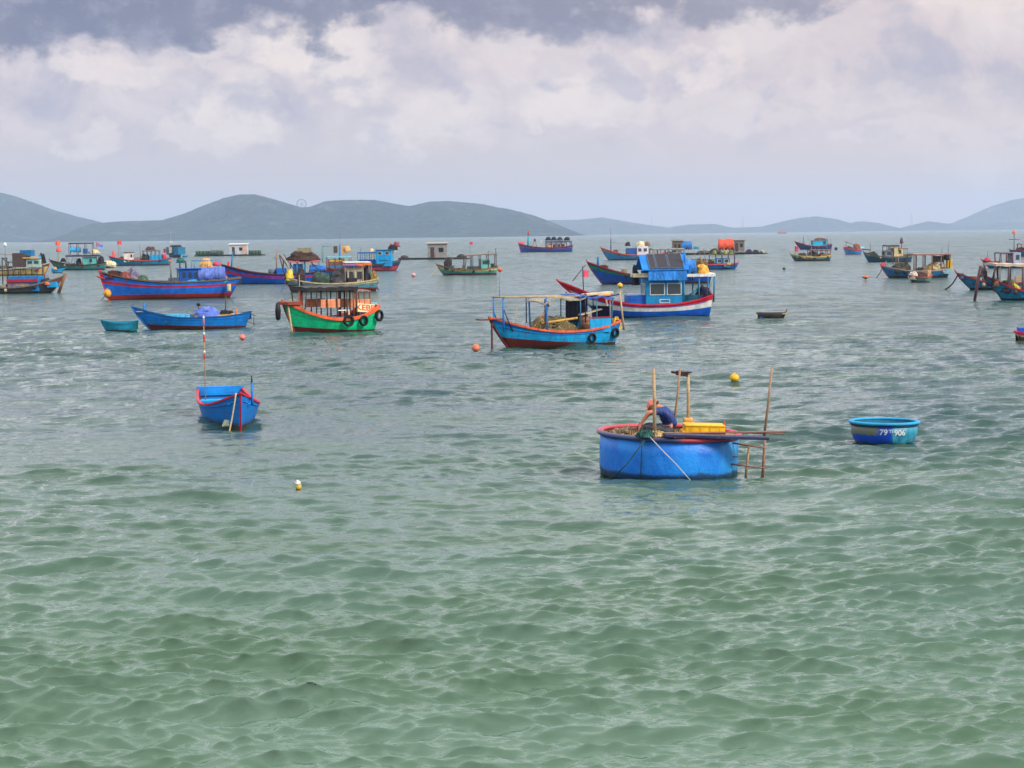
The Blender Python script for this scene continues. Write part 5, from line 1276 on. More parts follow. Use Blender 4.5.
# ---- generic far boat
def far_boat(label, x0, x1, yw, bow, fb, rise, srise, bands, B=3.0, bottom=MAROON, boot=1.2, gun=RED, turn=6, rake=.8, tf=.65, name='fishing_boat', cat='fishing boat', group=G_FAR, stem=None, wear=.4, **k):
    b = Boat(name, label, cat, x0, x1, yw, bow, turn, B, fb, rise, srise, group, tf=tf, rake=rake, **k)
    b.hull(bands, bottom=bottom, boot=boot, gun=gun, inner=DARKWOOD, bul=.5, wear=wear, stem=stem, gw=.12, N=22)
    if b.L > 5 and name == 'fishing_boat':
        rs = random.Random(int(x0*7+yw)); near = b.near
        for k in range(5):
            q_ = rs.uniform(.08, .85); x = -b.L/2+b.L*q_; y = rs.uniform(-.5, .5)*b.hb(q_)
            b.pole(x, y, b.deckz(x), x+rs.uniform(-.4, .4), b.sh(q_)+rs.uniform(.3, 2.4), rs.uniform(.03, .06), rs.choice([DARKWOOD, WOOD, GREY, (90, 60, 50)]), 'stake')
        for k in range(5):
            q_ = rs.uniform(.05, .8); x = -b.L/2+b.L*q_; w_ = rs.uniform(.3, .8)
            box('deck_fitting', (x, near*b.hb(q_)*rs.uniform(.1, .6), b.deckz(x)), (w_, rs.uniform(.3, .7), rs.uniform(.5, 1.0)), PM(rs.choice([DARKWOOD, TAN, (120, 70, 56), (60, 90, 100), OLIVE, (150, 130, 100)]), .5), b.root, rot=Matrix.Rotation(rs.uniform(-.1, .1), 3, 'Y'))
        for k in range(3):
            q_ = .12+.3*k+rs.uniform(-.05, .05); p = b.pt(q_, b.sh(q_)-.25, near)
            o = lathe('fender_float', [(0, -.2), (.13, -.12), (.16, 0), (.12, .13), (0, .18)], PM(rs.choice([BLACK, DARKWOOD, GREY, TAN]), .3), b.root, seg=10); o.location = (p.x, p.y+near*.12, p.z)
    return b

# left edge: weathered boat
b = far_boat('weathered dark boat with a red cabin roof, cut by the edge of the picture', -30, 66, 293.5, 'R', 6, 11, 3, [((70, 74, 76), .45), ((66, 70, 66), .75), ((150, 60, 60), 1.0)], B=2.6, bottom=(40, 36, 34), boot=1.5, gun=(120, 110, 96), rake=1.2, wear=.7, stem=(160, 120, 70))
X, Z, m_ = b.X, b.Z, b.m
b.pole(b.L/2-.55, 0, -.2, b.L/2+.25, Z(274), .16, (134, 92, 54), 'stem_timber')
box('bow_patch', (X(54), b.near*.2, b.sh(.85)-.55), (.9, .9, .5), PM(CYAN, .3), b.root)
cw = box('cabin', (X(27), 0, b.deckz(X(27))), (m_(31), 1.7, m_(15)), PM((20, 96, 190), .3), b.root)
box('roof', (X(26), 0, Z(282)), (m_(32), 2.0, m_(3.2)), PM((176, 30, 50), .4), cw)
box('weathered_board', (X(15.5), b.near*.87, Z(288.5)), (m_(9), .05, m_(6)), PM((130, 110, 120), .7), cw)
fx, fz_ = X(25), Z(284.6)
font_mesh('LADEBAN', .36, PM((212, 160, 90), .1), cw, lambda v: Vector((fx+v.x*.93, b.near*.875-v.z, fz_+v.y)))
b.canopy(X(18), X(41), b.deckz(X(30)), Z(268), 1.7, (100, 96, 88), posts=2, pc=(60, 46, 44), pr=.045, t=.06, sag=.05)
for k, (p, t_) in enumerate(((5.5, 258), (11.5, 262))):
    for sd in (-1, 1): b.pole(X(p), sd*.6, b.deckz(X(p)), X(p), Z(t_), .06, (56, 40, 40), 'gallows_post')
    tube('gallows_bar', [(X(p), -.6, Z(t_)), (X(p), .6, Z(t_))], .05, PM(DARKWOOD), b.root)
b.pole(X(5), -.5, Z(258), X(12), Z(263), .06, (56, 40, 40), 'gallows_bar'); b.heap(X(14), 0, b.deckz(X(14)), .5, .5, 1.0, (60, 50, 110), 'purple cloth abaft the red roofed cabin', seed=3, cloth=True, name='cloth_bundle', cat='cloth')
b.heap(X(47), 0, b.sh(.75)-.45, 1.6, 1.4, .6, (84, 56, 50), 'brown net heap before the red roofed cabin', seed=4); b.heap(X(50), b.near*.7, b.sh(.8)-.2, .5, .3, .25, (226, 110, 60), 'orange float on the rail before the red roofed cabin', seed=5, cloth=True, name='float_bundle', cat='floats')
# boat behind with brown hut
b = far_boat('yellow sided boat with a brown boxy hut and blue water tank', -45, 52, 275.5, 'R', 6, 6, 4, [((214, 184, 110), .7), ((90, 80, 60), 1.0)], B=3, bottom=(120, 100, 60), boot=1, gun=(196, 180, 150), wear=.6, stem=(190, 70, 60))
X, Z, m_ = b.X, b.Z, b.m
box('hut', (X(22), 0, Z(267)), (m_(13), 2.4, m_(14)), PM((84, 64, 60), .5), b.root)
b.crate(X(28), 0, Z(256), m_(12), 1.4, m_(6), (24, 84, 160), 'blue water tank on the brown hut roof', name='water_tank', cat='tank')
b.canopy(X(26), X(42), Z(268), Z(257), 2.6, (226, 168, 60), posts=2, pc=GREY, pr=.05, t=.16); b.cabin(X(29), X(43), Z(267), Z(259), 2.1, (170, 190, 180), win=((.1, .45), (.55, .9)), wz=(.4, .8), frame=TURQ)
b.heap(X(43), 0, Z(264), m_(7), 1.0, m_(10), BLACK, 'black net bundle at the bow end of the brown hut boat', seed=6, name='net_bundle'); b.pole(X(33), 0, Z(256), X(34), Z(245), .04, GREY, 'aerial')
b.tarp(X(36), 0, Z(272), m_(8), 1.8, .6, (190, 60, 70), 'red cloth on the foredeck of the brown hut boat', seed=5)
b.pole(X(6), 0, Z(267), X(6), Z(243), .05, GREY, 'mast'); b.pole(X(0), 0, Z(254), X(17), Z(255), .04, (140, 100, 100), 'boom'); b.heap(X(6), 0, Z(246), .5, .5, .5, WHITE, 'white lamp cover on the mast of the brown hut boat', seed=7, cloth=True, name='lamp_cover', cat='lamp')
b.crate(X(41), 0, Z(259), m_(3), .8, .5, CYAN, 'cyan box at the bow end of the orange canopy', )
# cyan coracle
b = far_boat('small cyan tender with an orange float, below the turquoise cabin boat', 52, 65.5, 273, 'R', 3.5, 1, 1, [(CYAN, 1.0)], B=1.3, bottom=(30, 50, 60), boot=.7, gun=CYAN, name='tender', cat='tender', group='small tenders')
b.heap(b.X(55.5), 0, b.sh(.4)-.1, .5, .5, .45, (232, 150, 40), 'orange float lying in the small cyan tender', cloth=True, name='float_bundle', cat='floats')
# turquoise cabin boat with upper deck
b = far_boat('turquoise and olive boat with a tall open upper deck and orange flag floats', 50, 106, 270, 'L', 5, 5.5, 2.5, [((40, 130, 140), .5), ((96, 110, 76), 1.0)], B=3, gun=BLACK, bottom=(90, 60, 60), rake=1.3, wear=.5, stem=BLACK)
X, Z, m_ = b.X, b.Z, b.m
b.cabin(X(84), X(97), b.deckz(X(90)), Z(257), 2.2, TURQ, win=((.3, .5),), wz=(.5, .8), frame=(40, 90, 90)); b.canopy(X(67), X(100), b.deckz(X(85)), Z(255), 2.8, (50, 50, 74), posts=4, pc=DARKWOOD, t=.22)
b.canopy(X(70), X(94), Z(255), Z(242.5), 2.3, (50, 44, 50), posts=3, pc=(90, 60, 66), pr=.05, t=.16, name='upper_roof')
b.tarp(X(76), 0, Z(252.5), m_(9), 2.0, m_(5), (24, 120, 210), 'bright blue tarpaulin inside the tall upper deck', seed=4); b.crate(X(86), 0, Z(253.5), m_(4), 1.5, m_(5), (30, 80, 170), 'blue box inside the tall upper deck')
b.heap(X(95), 0, Z(253.5), m_(11), 1.5, .6, (200, 180, 140), 'cream sacks abaft the tall upper deck', seed=7, name='sack_pile', cat='sacks', cloth=True)
b.heap(X(79), 0, b.deckz(X(79)), m_(6), 1.4, 1.3, (40, 70, 70), 'dark green net heap before the turquoise cabin', seed=9); b.heap(X(101), 0, b.deckz(X(101)), 1.2, 1.4, 1.4, (44, 40, 60), 'dark net heap at the stern of the turquoise cabin boat', seed=11)
b.pole(X(58.5), 0, b.sh(.85)-.3, X(59), Z(242), .07, (190, 180, 120), 'flag_pole')
for k, (py, c1) in enumerate(((243.5, (236, 90, 50)), (250, (232, 80, 46)))): b.heap(X(59+.3*k), 0, Z(py+1.8), .85, .6, .75, c1, ['upper orange flag float on the bow pole of the turquoise cabin boat', 'lower orange flag float on the bow pole of the turquoise cabin boat'][k], cloth=True, name='marker_flag', cat='marker flag', seed=k)
b.heap(X(63.5), 0, Z(262), .9, .8, .6, (90, 60, 50), 'brown bundle above the foredeck of the turquoise cabin boat', seed=12, name='net_bundle'); b.heap(X(67), 0, b.deckz(X(67)), 1.6, 1.4, .5, (200, 170, 130), 'pale gear heap on the foredeck of the turquoise cabin boat', seed=13, name='gear_heap', cat='gear')
b.pole(X(97), 0, Z(255), X(97), Z(243), .04, GREY, 'flag_pole'); b.flag(X(97), 0, Z(242.5), .9, .7, (200, 110, 150)); b.flag(X(98), 0, Z(244.5), .9, .4, BLUE)
# pale float heap behind
b = far_boat('low drab tender heaped with cream sacks, astern of the turquoise cabin boat', 101, 117, 268, 'R', 2, .5, .5, [((120, 130, 100), 1.0)], B=2.2, name='tender', cat='tender', group='small tenders', gun=(120, 130, 100))
b.heap(0, 0, .15, m_(15), 1.8, 1.1, (206, 190, 150), 'rounded cream sack heap in the drab tender', seed=5, name='sack_pile', cat='sacks', cloth=True)
# blue red-railed boat with white cabin
b = far_boat('blue boat with red rail and stern, small white cabin and bright blue deck box', 109, 171, 265.5, 'L', 5, 5, 2.5, [((24, 100, 160), .7), ((30, 90, 150), 1.0)], B=2.9, gun=(206, 70, 60), rake=1, boot=1)
X, Z, m_ = b.X, b.Z, b.m
b.cabin(X(124.5), X(134), b.deckz(X(129)), Z(252.5), 2.0, (220, 212, 200), win=((.1, .3),), wz=(.5, .8), frame=RUST, roof=(110, 54, 50)); b.crate(X(156), 0, b.deckz(X(156)), m_(11.5), 2.0, m_(7.5), (24, 130, 216), 'bright blue deck box aft on the red railed boat', name='deck_box', cat='box')
b.heap(X(138), 0, b.deckz(X(138)), m_(9), 1.6, .9, (190, 150, 130), 'pinkish gear heap abaft the small white cabin', seed=3, name='gear_heap', cat='gear'); b.heap(X(146), 0, b.deckz(X(146)), m_(10), 1.8, 1.4, (60, 76, 76), 'dark green net heap before the bright blue deck box', seed=4)
b.canopy(X(143), X(160), b.deckz(X(150)), Z(250.5), 2.2, (60, 50, 60), posts=4, pc=DARKWOOD, pr=.05, t=.1); b.heap(X(151), 0, Z(250), m_(10), 1.4, .6, (120, 70, 70), 'dark red net bundle on the canopy over the deck box', seed=7, name='net_bundle')
b.pole(X(119), 0, b.deckz(X(119)), X(119.5), Z(240.5), .035, GREY, 'flag_pole'); b.flag(X(118), 0, Z(240.5), .75, .75, (232, 50, 30)); b.heap(X(114), 0, b.sh(.9)-.1, .6, .6, 1.35, (236, 70, 60), 'red flag furled on the bow of the white cabin boat', seed=8, cloth=True, name='furled_flag', cat='flag')
b.pole(X(141), 0, Z(258), X(140), Z(245), .05, RUST, 'post'); b.barrel(X(164), 0, b.deckz(X(164)), .5, 1.3, (190, 50, 80), 'pink red drum at the stern of the white cabin boat', name='drum', cat='drum')
b.pole(X(121), .5, b.deckz(X(121)), X(121), Z(248), .03, GREY, 'stake'); b.heap(X(122), .2, b.deckz(X(122))+.2, 1.0, 1.0, .6, RUST, 'rust brown heap before the small white cabin', seed=9)
# dark blue cabin boat seen end on
b = far_boat('dark blue cabin boat with black roof and a cream panel, seen nearly end on', 167, 185, 257.5, 'R', 4.5, 1.5, 1, [((20, 84, 150), 1.0)], B=2.8, turn=50, gun=NAVY, rake=.4)
X, Z, m_ = b.X, b.Z, b.m
b.cabin(X(170), X(182), b.deckz(0), Z(247), 2.2, (24, 90, 150), win=((.15, .4),), wz=(.4, .8), frame=(50, 60, 80), end_win=False); b.heap(0, 0, Z(248), m_(18), 2.8, .8, (46, 38, 42), 'black brown net pile on the roof of the end on cabin boat', seed=3)
box('cream_panel', (X(175.5), -1.5, Z(253)), (m_(5), .1, m_(6)), PM((220, 214, 176), .2), b.root); b.crate(X(165), .3, b.sh(.2), .9, .9, 1.1, (190, 40, 70), 'pink red box on the left of the end on cabin boat')
b = far_boat('tiny cyan tender right of the end on cabin boat', 182.5, 189, 257, 'R', 1.3, .4, .4, [(CYAN, 1.0)], B=1.2, name='tender', cat='tender', group='small tenders', gun=CYAN, boot=.3)
# white sailing yacht far away
b = far_boat('tiny white sailing yacht far off below the hills', 167, 175, 243.4, 'R', .8, .3, .2, [(WHITE, 1.0)], B=2.4, gun=WHITE, name='sailing_yacht', cat='yacht', group=None, boot=.1, stem=WHITE)
b.pole(0, 0, b.sh(.5)-.3, 0, b.m(12), .12, WHITE, 'mast')
box('coach_roof', (0, 0, b.sh(.5)-.2), (b.m(3), 1.2, b.m(1)), PM(WHITE, .1), b.root)

# ---- rafts
def raft(name, label, x0, x1, yw, deck_rgb, dz=.35, wid=5, fl=None, group='floating rafts'):
    cx = (x0+x1)/2; s_ = PX(cx, yw); L = (x1-x0)/s_; loc = W(cx, yw)+Vector((0, wid/2, 0)); r_ = empty(name, (loc.x, loc.y, 0)); tag(r_, label, 'raft', group)
    bm = bmesh.new(); rs = random.Random(int(x0))
    for k in range(int(L/1.1)):
        x = -L/2+.55+k*1.1; add_box(bm, (x, rs.uniform(-.1, .1), dz), (1.04, wid*rs.uniform(.9, 1.0), .1), bev=0)
    bm_obj('deck', bm, PM(deck_rgb, .6), r_)
    bm = bmesh.new()
    for y in (-wid*.42, 0, wid*.42): add_tube(bm, [(-L/2, y, .12), (0, y+.1, .14), (L/2, y, .12)], .15, seg=7)
    bm_obj('floater', bm, PM(DARKWOOD, .6), r_)
    class Rf: pass
    q = Rf(); q.root = r_; q.s = s_; q.L = L; q.X = lambda px: (px-cx)/s_; q.Z = lambda py: (yw-py)/s_; q.m = lambda p: p/s_; q.M = Matrix.Translation((loc.x, loc.y, 0))
    q.put = lambda o, x, y, z, **k: Boat.put(q, o, x, y, z, **k); q.heap = lambda *a, **k: Boat.heap(q, *a, **k); q.crate = lambda *a, **k: Boat.crate(q, *a, **k); q.barrel = lambda *a, **k: Boat.barrel(q, *a, **k); q.tarp = lambda *a, **k: Boat.tarp(q, *a, **k)
    return q
def hut(q, label, xa, xb, yb, yt, dep, wall, roof, door=DARKWOOD, slope=.25, y=0, win=True):
    h_ = empty('raft_hut', (0, 0, 0)); tag(h_, label, 'hut', 'huts on the rafts'); w_ = q.m(xb-xa); H_ = q.m(yb-yt)
    box('wall', (0, 0, 0), (w_, dep, H_), PM(wall, .6), h_, bev=.03)
    box('roof', (0, 0, H_+.04), (w_+.5, dep+.5, .12), PM(roof, .6), h_, rot=Matrix.Rotation(slope*.3, 3, 'X'))
    box('door', (-w_*.25, -dep/2-.02, 0), (min(.8, w_*.3), .06, H_*.75), PM(door, .4), h_)
    if win: box('window', (w_*.2, -dep/2-.02, H_*.4), (w_*.25, .06, H_*.3), PM(BLACK, .2), h_)
    q.put(h_, (q.X(xa)+q.X(xb))/2, y, q.Z(yb)); return h_
q = raft('fish_raft', 'low fish farm raft lined with green floats, carrying a white hut', 194, 263, 256, (70, 74, 70), wid=7)
hut(q, 'white boxy hut on the green float raft', 228, 246, 255, 244.5, 3, (196, 196, 200), (206, 204, 200)); 
o = box('orange_side_board', (q.X(243.5), -1.55, q.Z(254)), (q.m(4), .08, q.m(8)), PM((220, 170, 140), .5), q.root)
rs = random.Random(4)
fp = None
for k, px in enumerate((197, 200, 203.5, 207, 211, 214, 218, 221, 250, 253, 256, 259)):
    w_ = rs.uniform(1.1, 1.6)
    if fp is None:
        fp = empty('raft_float', (0, 0, 0)); lathe('drum', [(0, 0), (.5, .05), (.55, .4), (.55, .8), (.5, 1.1), (0, 1.15)], PM((60, 88, 62), .5), fp, seg=12); f_ = fp
    else:
        f_ = fp.copy(); C.objects.link(f_)
        for ch in list(fp.children):
            c2 = ch.copy(); C.objects.link(c2); c2.parent = f_
    tag(f_, 'dark green float drum in the row along the low fish farm raft', 'float', 'dark green float drums along the fish farm raft')
    q.put(f_, q.X(px), -2.4+rs.uniform(-.3, .3), .35)
q.tarp(q.X(214), -1.5, .4, q.m(10), 3, 1.2, (70, 70, 84), 'grey tarpaulin hump among the green floats', seed=3)
q = raft('fish_raft', 'long low timber raft with a tall grey hut at one side', 398, 470, 259.5, (80, 68, 62), wid=4)
hut(q, 'tall grey board hut on the long timber raft', 427.5, 447, 258, 243.5, 3, (146, 142, 136), (150, 140, 130))
q.heap(q.X(404), 0, .4, q.m(8), 2, .5, (90, 70, 60), 'low brown net heap at the end of the long timber raft', seed=3); q.heap(q.X(462), 0, .4, q.m(10), 2, .6, (80, 76, 66), 'low grey net heap at the other end of the long timber raft', seed=5)
q = raft('fish_raft', 'cluttered fish farm raft with huts, an orange sheet and dark net heaps', 670, 768, 254.5, (66, 54, 50), wid=8)
hut(q, 'small brown hut beside the blue sheet on the cluttered raft', 674, 683, 252, 240.5, 3, (120, 106, 90), (90, 80, 70)); 
q.tarp(q.X(688), 0, q.Z(250), q.m(10), 3, q.m(9), (30, 84, 180), 'blue sheet over a frame beside the small brown hut', seed=3)
o = q.crate(q.X(698), 0, q.Z(249), q.m(5), 1.5, q.m(2.5), (30, 120, 190), 'blue box between the huts of the cluttered raft')
q.tarp(q.X(728), 0, q.Z(251), q.m(14), 3.4, q.m(11.5), (232, 72, 24), 'bright orange sheet draped over a frame on the cluttered raft', seed=6)
hut(q, 'round topped grey hut beside the orange sheet', 735.5, 746, 252, 240.5, 3, (128, 122, 112), (120, 110, 100))
for k, (px, w_, h_, c1, lb) in enumerate(((705, 14, 3.4, (110, 96, 76), 'olive net heap between the blue box and the orange sheet'), (716, 10, 5, (70, 60, 54), 'dark net heap left of the orange sheet'), (751, 7, 4, (60, 50, 110), 'purple net heap right of the grey hut'), (758, 6, 3.5, (70, 44, 40), 'dark red brown net heap near the end of the cluttered raft'), (764, 5, 3.6, (216, 206, 180), 'cream sack heap at the very end of the cluttered raft'), (670, 7, 3, (80, 66, 56), 'brown net heap left of the small brown hut'))):
    q.heap(q.X(px), -1, q.Z(254), q.m(w_), 3, q.m(h_), c1, lb, seed=k)

# ---- turquoise/yellow boat centre
b = far_boat('weathered turquoise and yellow boat with a low cabin under a flat roof', 436, 498, 275, 'L', 5.5, 5.5, 2.5, [((70, 160, 160), .45), ((196, 190, 110), .8), ((90, 150, 140), 1.0)], B=2.9, bottom=(140, 60, 40), boot=1.8, gun=(130, 90, 70), rake=.9, wear=.55, stem=RUST)
X, Z, m_ = b.X, b.Z, b.m
b.cabin(X(480), X(490), b.deckz(X(485)), Z(259), 2.0, (110, 180, 170), win=((.1, .8),), wz=(.6, .9), frame=(60, 110, 120)); b.crate(X(473), 0, b.deckz(X(473)), m_(11), 1.9, m_(6.5), (50, 84, 84), 'dark teal engine casing before the low turquoise cabin', name='engine_box', cat='engine box')
b.canopy(X(464), X(496), b.deckz(X(480)), Z(254), 2.5, (120, 100, 84), posts=4, pc=(70, 64, 66), pr=.05, t=.12, tilt=-.2); b.heap(X(448), 0, b.sh(.8)-.4, m_(9), 1.6, 1.4, (56, 46, 44), 'dark net heap at the bow of the turquoise and yellow boat', seed=3)
b.pole(X(470.5), 0, b.deckz(X(470)), X(470.5), Z(242), .035, GREY, 'mast'); b.flag(X(470), 0, Z(242), .4, .3, RED); b.pole(X(496), .7, b.sh(0)-.4, X(495.5), Z(248), .06, DARKWOOD, 'stern_post')
b.rope((b.L/2-.2, 0, b.sh(1)-.1), 427, 276, 'anchor rope curving down from the bow of the turquoise and yellow boat', r=.05, sag=.5, col=TAN)
# ---- purple-blue boat near horizon
b = far_boat('long violet blue boat with red bow and blue mast near the horizon', 518, 573, 252, 'L', 4.5, 4.5, 2, [((50, 56, 150), .6), ((140, 60, 120), .75), ((60, 50, 110), 1.0)], B=3.6, bottom=(40, 50, 120), boot=.6, gun=(150, 50, 50), rake=.6, wear=.2, stem=(200, 60, 50))
X, Z, m_ = b.X, b.Z, b.m
b.heap(X(521.5), 0, b.sh(.95), m_(6), 1.2, m_(2.4), (214, 66, 50), 'red heap on the bow of the long violet blue boat', seed=2, cloth=True, name='bow_cover', cat='cover'); b.pole(X(528), 0, b.deckz(X(528)), X(528.5), Z(235), .3, (30, 120, 170), 'mast'); b.pole(X(528.5), 0, Z(235), X(528.7), Z(231), .25, (214, 60, 40), 'mast_top')
b.cabin(X(547), X(565), b.deckz(X(555)), Z(243), 2.6, (200, 170, 150), win=((.05, .2), (.3, .45), (.55, .7), (.8, .95)), wz=(.2, .8), frame=(70, 60, 130), roof=(50, 50, 110))
b.canopy(X(546), X(571), b.deckz(X(560)), Z(241), 3.2, (60, 56, 90), posts=5, pc=(60, 56, 80), pr=.1, t=.3); 
for k, px in enumerate((548, 554, 560, 567)): b.heap(X(px), 0, Z(240.5), m_(6), 2.0, m_(3.4), (BLACK, NAVY, (60, 70, 70), BLACK)[k], ['black float bundle, first from the bow on the violet boat roof', 'navy float bundle, second from the bow on the violet boat roof', 'grey float bundle, third from the bow on the violet boat roof', 'black float bundle, aftmost on the violet boat roof'][k], seed=k, name='float_bundle', cat='floats')
b.crate(X(549), b.near*1.4, b.deckz(X(549)), m_(3), .5, m_(4), (226, 150, 60), 'orange board at the fore end of the violet boat cabin', name='board', cat='board')
b.pole(X(541), .6, b.deckz(X(541)), X(541), Z(240), .09, CREAM, 'stake'); b.pole(X(537), .2, b.deckz(X(537)), X(535), Z(239), .09, GREY, 'stake'); b.heap(X(535), 0, Z(241.5), m_(2.5), .8, m_(2.8), (80, 40, 50), 'dark red flag furled amidships on the violet boat', seed=4, name='furled_flag', cat='flag', cloth=True)
# ---- green-stripe blue boat behind the solar boat
b = far_boat('long deep blue boat with a green band and dark red rail beyond the panels', 586, 712, 284, 'L', 8, 15, 3, [((24, 62, 170), .66), ((30, 120, 100), .86), ((60, 60, 90), 1.0)], B=3.2, bottom=(110, 30, 36), boot=1.8, gun=(150, 40, 44), rake=1.5, wear=.25, stem=(150, 60, 50), turn=4)
X, Z, m_ = b.X, b.Z, b.m
b.pole(X(598), .2, b.sh(.9)-.4, X(598), Z(257), .16, (40, 80, 150), 'bollard'); b.heap(X(604), 0, b.sh(.85)-.2, 1.0, 1.0, .6, (110, 40, 50), 'dark red heap on the foredeck of the green banded boat', seed=3, name='gear_heap', cat='gear')
b.canopy(X(651), X(683), b.deckz(X(665)), Z(248.5), 2.4, (120, 122, 122), posts=4, pc=GREY, pr=.06, t=.12); b.heap(X(700), 0, b.deckz(X(700)), m_(18), 2.2, 1.6, (150, 116, 66), 'ochre net heap at the stern of the green banded boat', seed=5)
# ---- cyan and red boat beyond
b = far_boat('cyan boat with broad red rail and white wheelhouse beyond the green banded boat', 600, 666, 260, 'L', 5, 8, 2, [((30, 140, 190), .78), (ORANGE, 1.0)], B=3.4, bottom=(130, 50, 50), boot=1.3, gun=(214, 90, 66), rake=1.4, wear=.25, stem=RUST)
X, Z, m_ = b.X, b.Z, b.m
b.cabin(X(636), X(647), b.deckz(X(641)), Z(246), 2.4, (214, 208, 216), win=((.1, .4), (.6, .9)), wz=(.5, .8), frame=(150, 130, 130)); box('blue_cabin', (X(631), 0, b.deckz(X(631))), (m_(9), 2.2, m_(9)), PM((30, 66, 150), .4), b.root)
b.heap(X(641), 0, Z(246), m_(9), 1.8, m_(4.5), (226, 200, 150), 'cream sack pile on the white wheelhouse roof', seed=2, cloth=True, name='sack_pile', cat='sacks'); b.heap(X(628), 0, Z(246), m_(5), 1.5, m_(4), (60, 50, 60), 'dark bundle on the blue part of the far wheelhouse roof', seed=3, name='net_bundle'); b.heap(X(647), .3, Z(246), m_(6), 1.5, m_(4), (170, 120, 90), 'tan bundle at the after end of the white wheelhouse roof', seed=7, name='net_bundle')
b.pole(X(611), 0, b.sh(.85)-.4, X(611), Z(228), .05, (120, 96, 110), 'mast'); b.pole(X(611), 0, b.sh(.85)-.4, X(611), Z(239), .11, NAVY, 'mast_step'); b.pole(X(611), 0, Z(242), X(632), Z(245), .03, GREY, 'stay')
# ---- blue boat with pink stripe under raft
b = far_boat('low blue boat with pink red rail and lamps strung under its canopy', 688, 739, 269.5, 'R', 5, 1.5, 1.5, [((30, 76, 170), .75), (PINK, 1.0)], B=2.8, gun=(206, 80, 90), rake=.5, bottom=(30, 60, 130), boot=.6, wear=.25, stem=BLUE)
X, Z, m_ = b.X, b.Z, b.m
b.canopy(X(709), X(735), b.deckz(X(720)), Z(254), 2.4, (90, 84, 70), posts=4, pc=(50, 60, 80), pr=.06, t=.12); b.cabin(X(716), X(730), b.deckz(X(722)), Z(258), 1.9, (40, 130, 170), win=((.1, .4), (.6, .9)), wz=(.5, .9), frame=WHITE)
for k in range(4): b.heap(X(714.5+k*5.4), b.near*.4, Z(254.2), m_(4.4), 1.2, m_(4), ((170, 170, 70), (60, 90, 70), (196, 190, 90), (150, 160, 70))[k], ['yellow green float bundle nearest the stern on the low blue boat canopy', 'dark green float bundle on the low blue boat canopy', 'pale yellow float bundle on the low blue boat canopy', 'olive float bundle nearest the bow on the low blue boat canopy'][k], seed=k+3, name='float_bundle', cat='floats')
b.pole(X(686), .5, Z(259.5), X(716), Z(260), .09, (150, 90, 80), 'boom'); b.crate(X(729), b.near*.8, b.sh(.7)-.1, m_(4), .5, m_(2), YELLOW, 'small yellow box on the rail of the low blue boat'); b.heap(X(700), 0, b.deckz(X(700)), m_(12), 1.8, 1.0, (80, 50, 90), 'purple brown net heap aft on the low blue boat', seed=8)
# ---- low floating pontoon
b = far_boat('low black and blue tender with ochre ends, floating alone', 757, 786, 320.5, 'R', 6.5, .5, .5, [((30, 36, 50), .5), ((84, 60, 46), 1.0)], B=1.2, bottom=(22, 24, 26), boot=1.2, gun=(58, 50, 44), rake=.2, tf=.9, name='tender', cat='tender', group='small tenders')
box('blue_patch', (b.X(764), b.near*.0, b.sh(.2)-.26), (b.m(9), 1.06, .14), PM((30, 80, 190), .3), b.root); box('end_board', (b.X(759), 0, b.sh(.1)-.05), (.3, .9, .06), PM((200, 170, 60), .5), b.root); box('end_board', (b.X(784), 0, b.sh(.9)-.05), (.25, .6, .06), PM((200, 170, 60), .5), b.root)

# ---- right group
b = far_boat('navy boat with upswept red bow and bright cyan cabin, nearly at the horizon', 794, 832, 249.5, 'L', 3.5, 5, 1.5, [((40, 50, 120), .7), ((130, 40, 60), 1.0)], B=3.4, gun=(150, 50, 60), rake=1.6, wear=.2, boot=.5, bottom=NAVY)
X, Z, m_ = b.X, b.Z, b.m
b.cabin(X(812), X(826), b.deckz(X(820)), Z(240.5), 2.6, (40, 140, 210), win=((.1, .3),), wz=(.4, .9), frame=(60, 90, 120), roof=(150, 80, 60)); b.heap(X(820), 0, Z(240), m_(13), 2.2, m_(2), (140, 90, 60), 'rusty gear heap on the bright cyan cabin roof', seed=2, name='gear_heap', cat='gear')
b.pole(X(803), 0, b.sh(.8)-.4, X(803.5), Z(236.5), .12, (70, 90, 110), 'mast'); b.pole(X(810), 0, Z(240), X(805), Z(235), .05, GREY, 'stay'); b.pole(X(827), .6, b.sh(.1)-.4, X(827), Z(236), .09, GREY, 'post'); b.pole(X(830.5), .3, b.sh(.02)-.4, X(830.5), Z(237), .06, GREY, 'post')
b = far_boat('yellow and navy boat heaped with brown nets, in front of the cyan cabin boat', 789.5, 831, 261, 'L', 4, 3.5, 2, [((40, 84, 130), .5), ((200, 176, 90), 1.0)], B=3.0, bottom=(100, 30, 50), boot=1, gun=(206, 180, 100), rake=.8, wear=.4, stem=NAVY)
X, Z, m_ = b.X, b.Z, b.m
box('bow_plank', (X(797), b.near*.0, b.sh(.85)-.3), (m_(8), .9, .24), PM((50, 70, 120), .3), b.root)
b.heap(X(802), 0, b.deckz(X(802)), m_(11), 1.9, m_(5), (90, 60, 54), 'brown net heap forward on the yellow and navy boat', seed=3); b.heap(X(813), 0, b.deckz(X(813)), m_(11), 1.9, m_(7), (74, 64, 56), 'dark net heap amidships on the yellow and navy boat', seed=4); b.heap(X(822), 0, b.deckz(X(822)), m_(9), 1.9, m_(5), (210, 170, 90), 'ochre gear heap aft on the yellow and navy boat', seed=5, name='gear_heap', cat='gear')
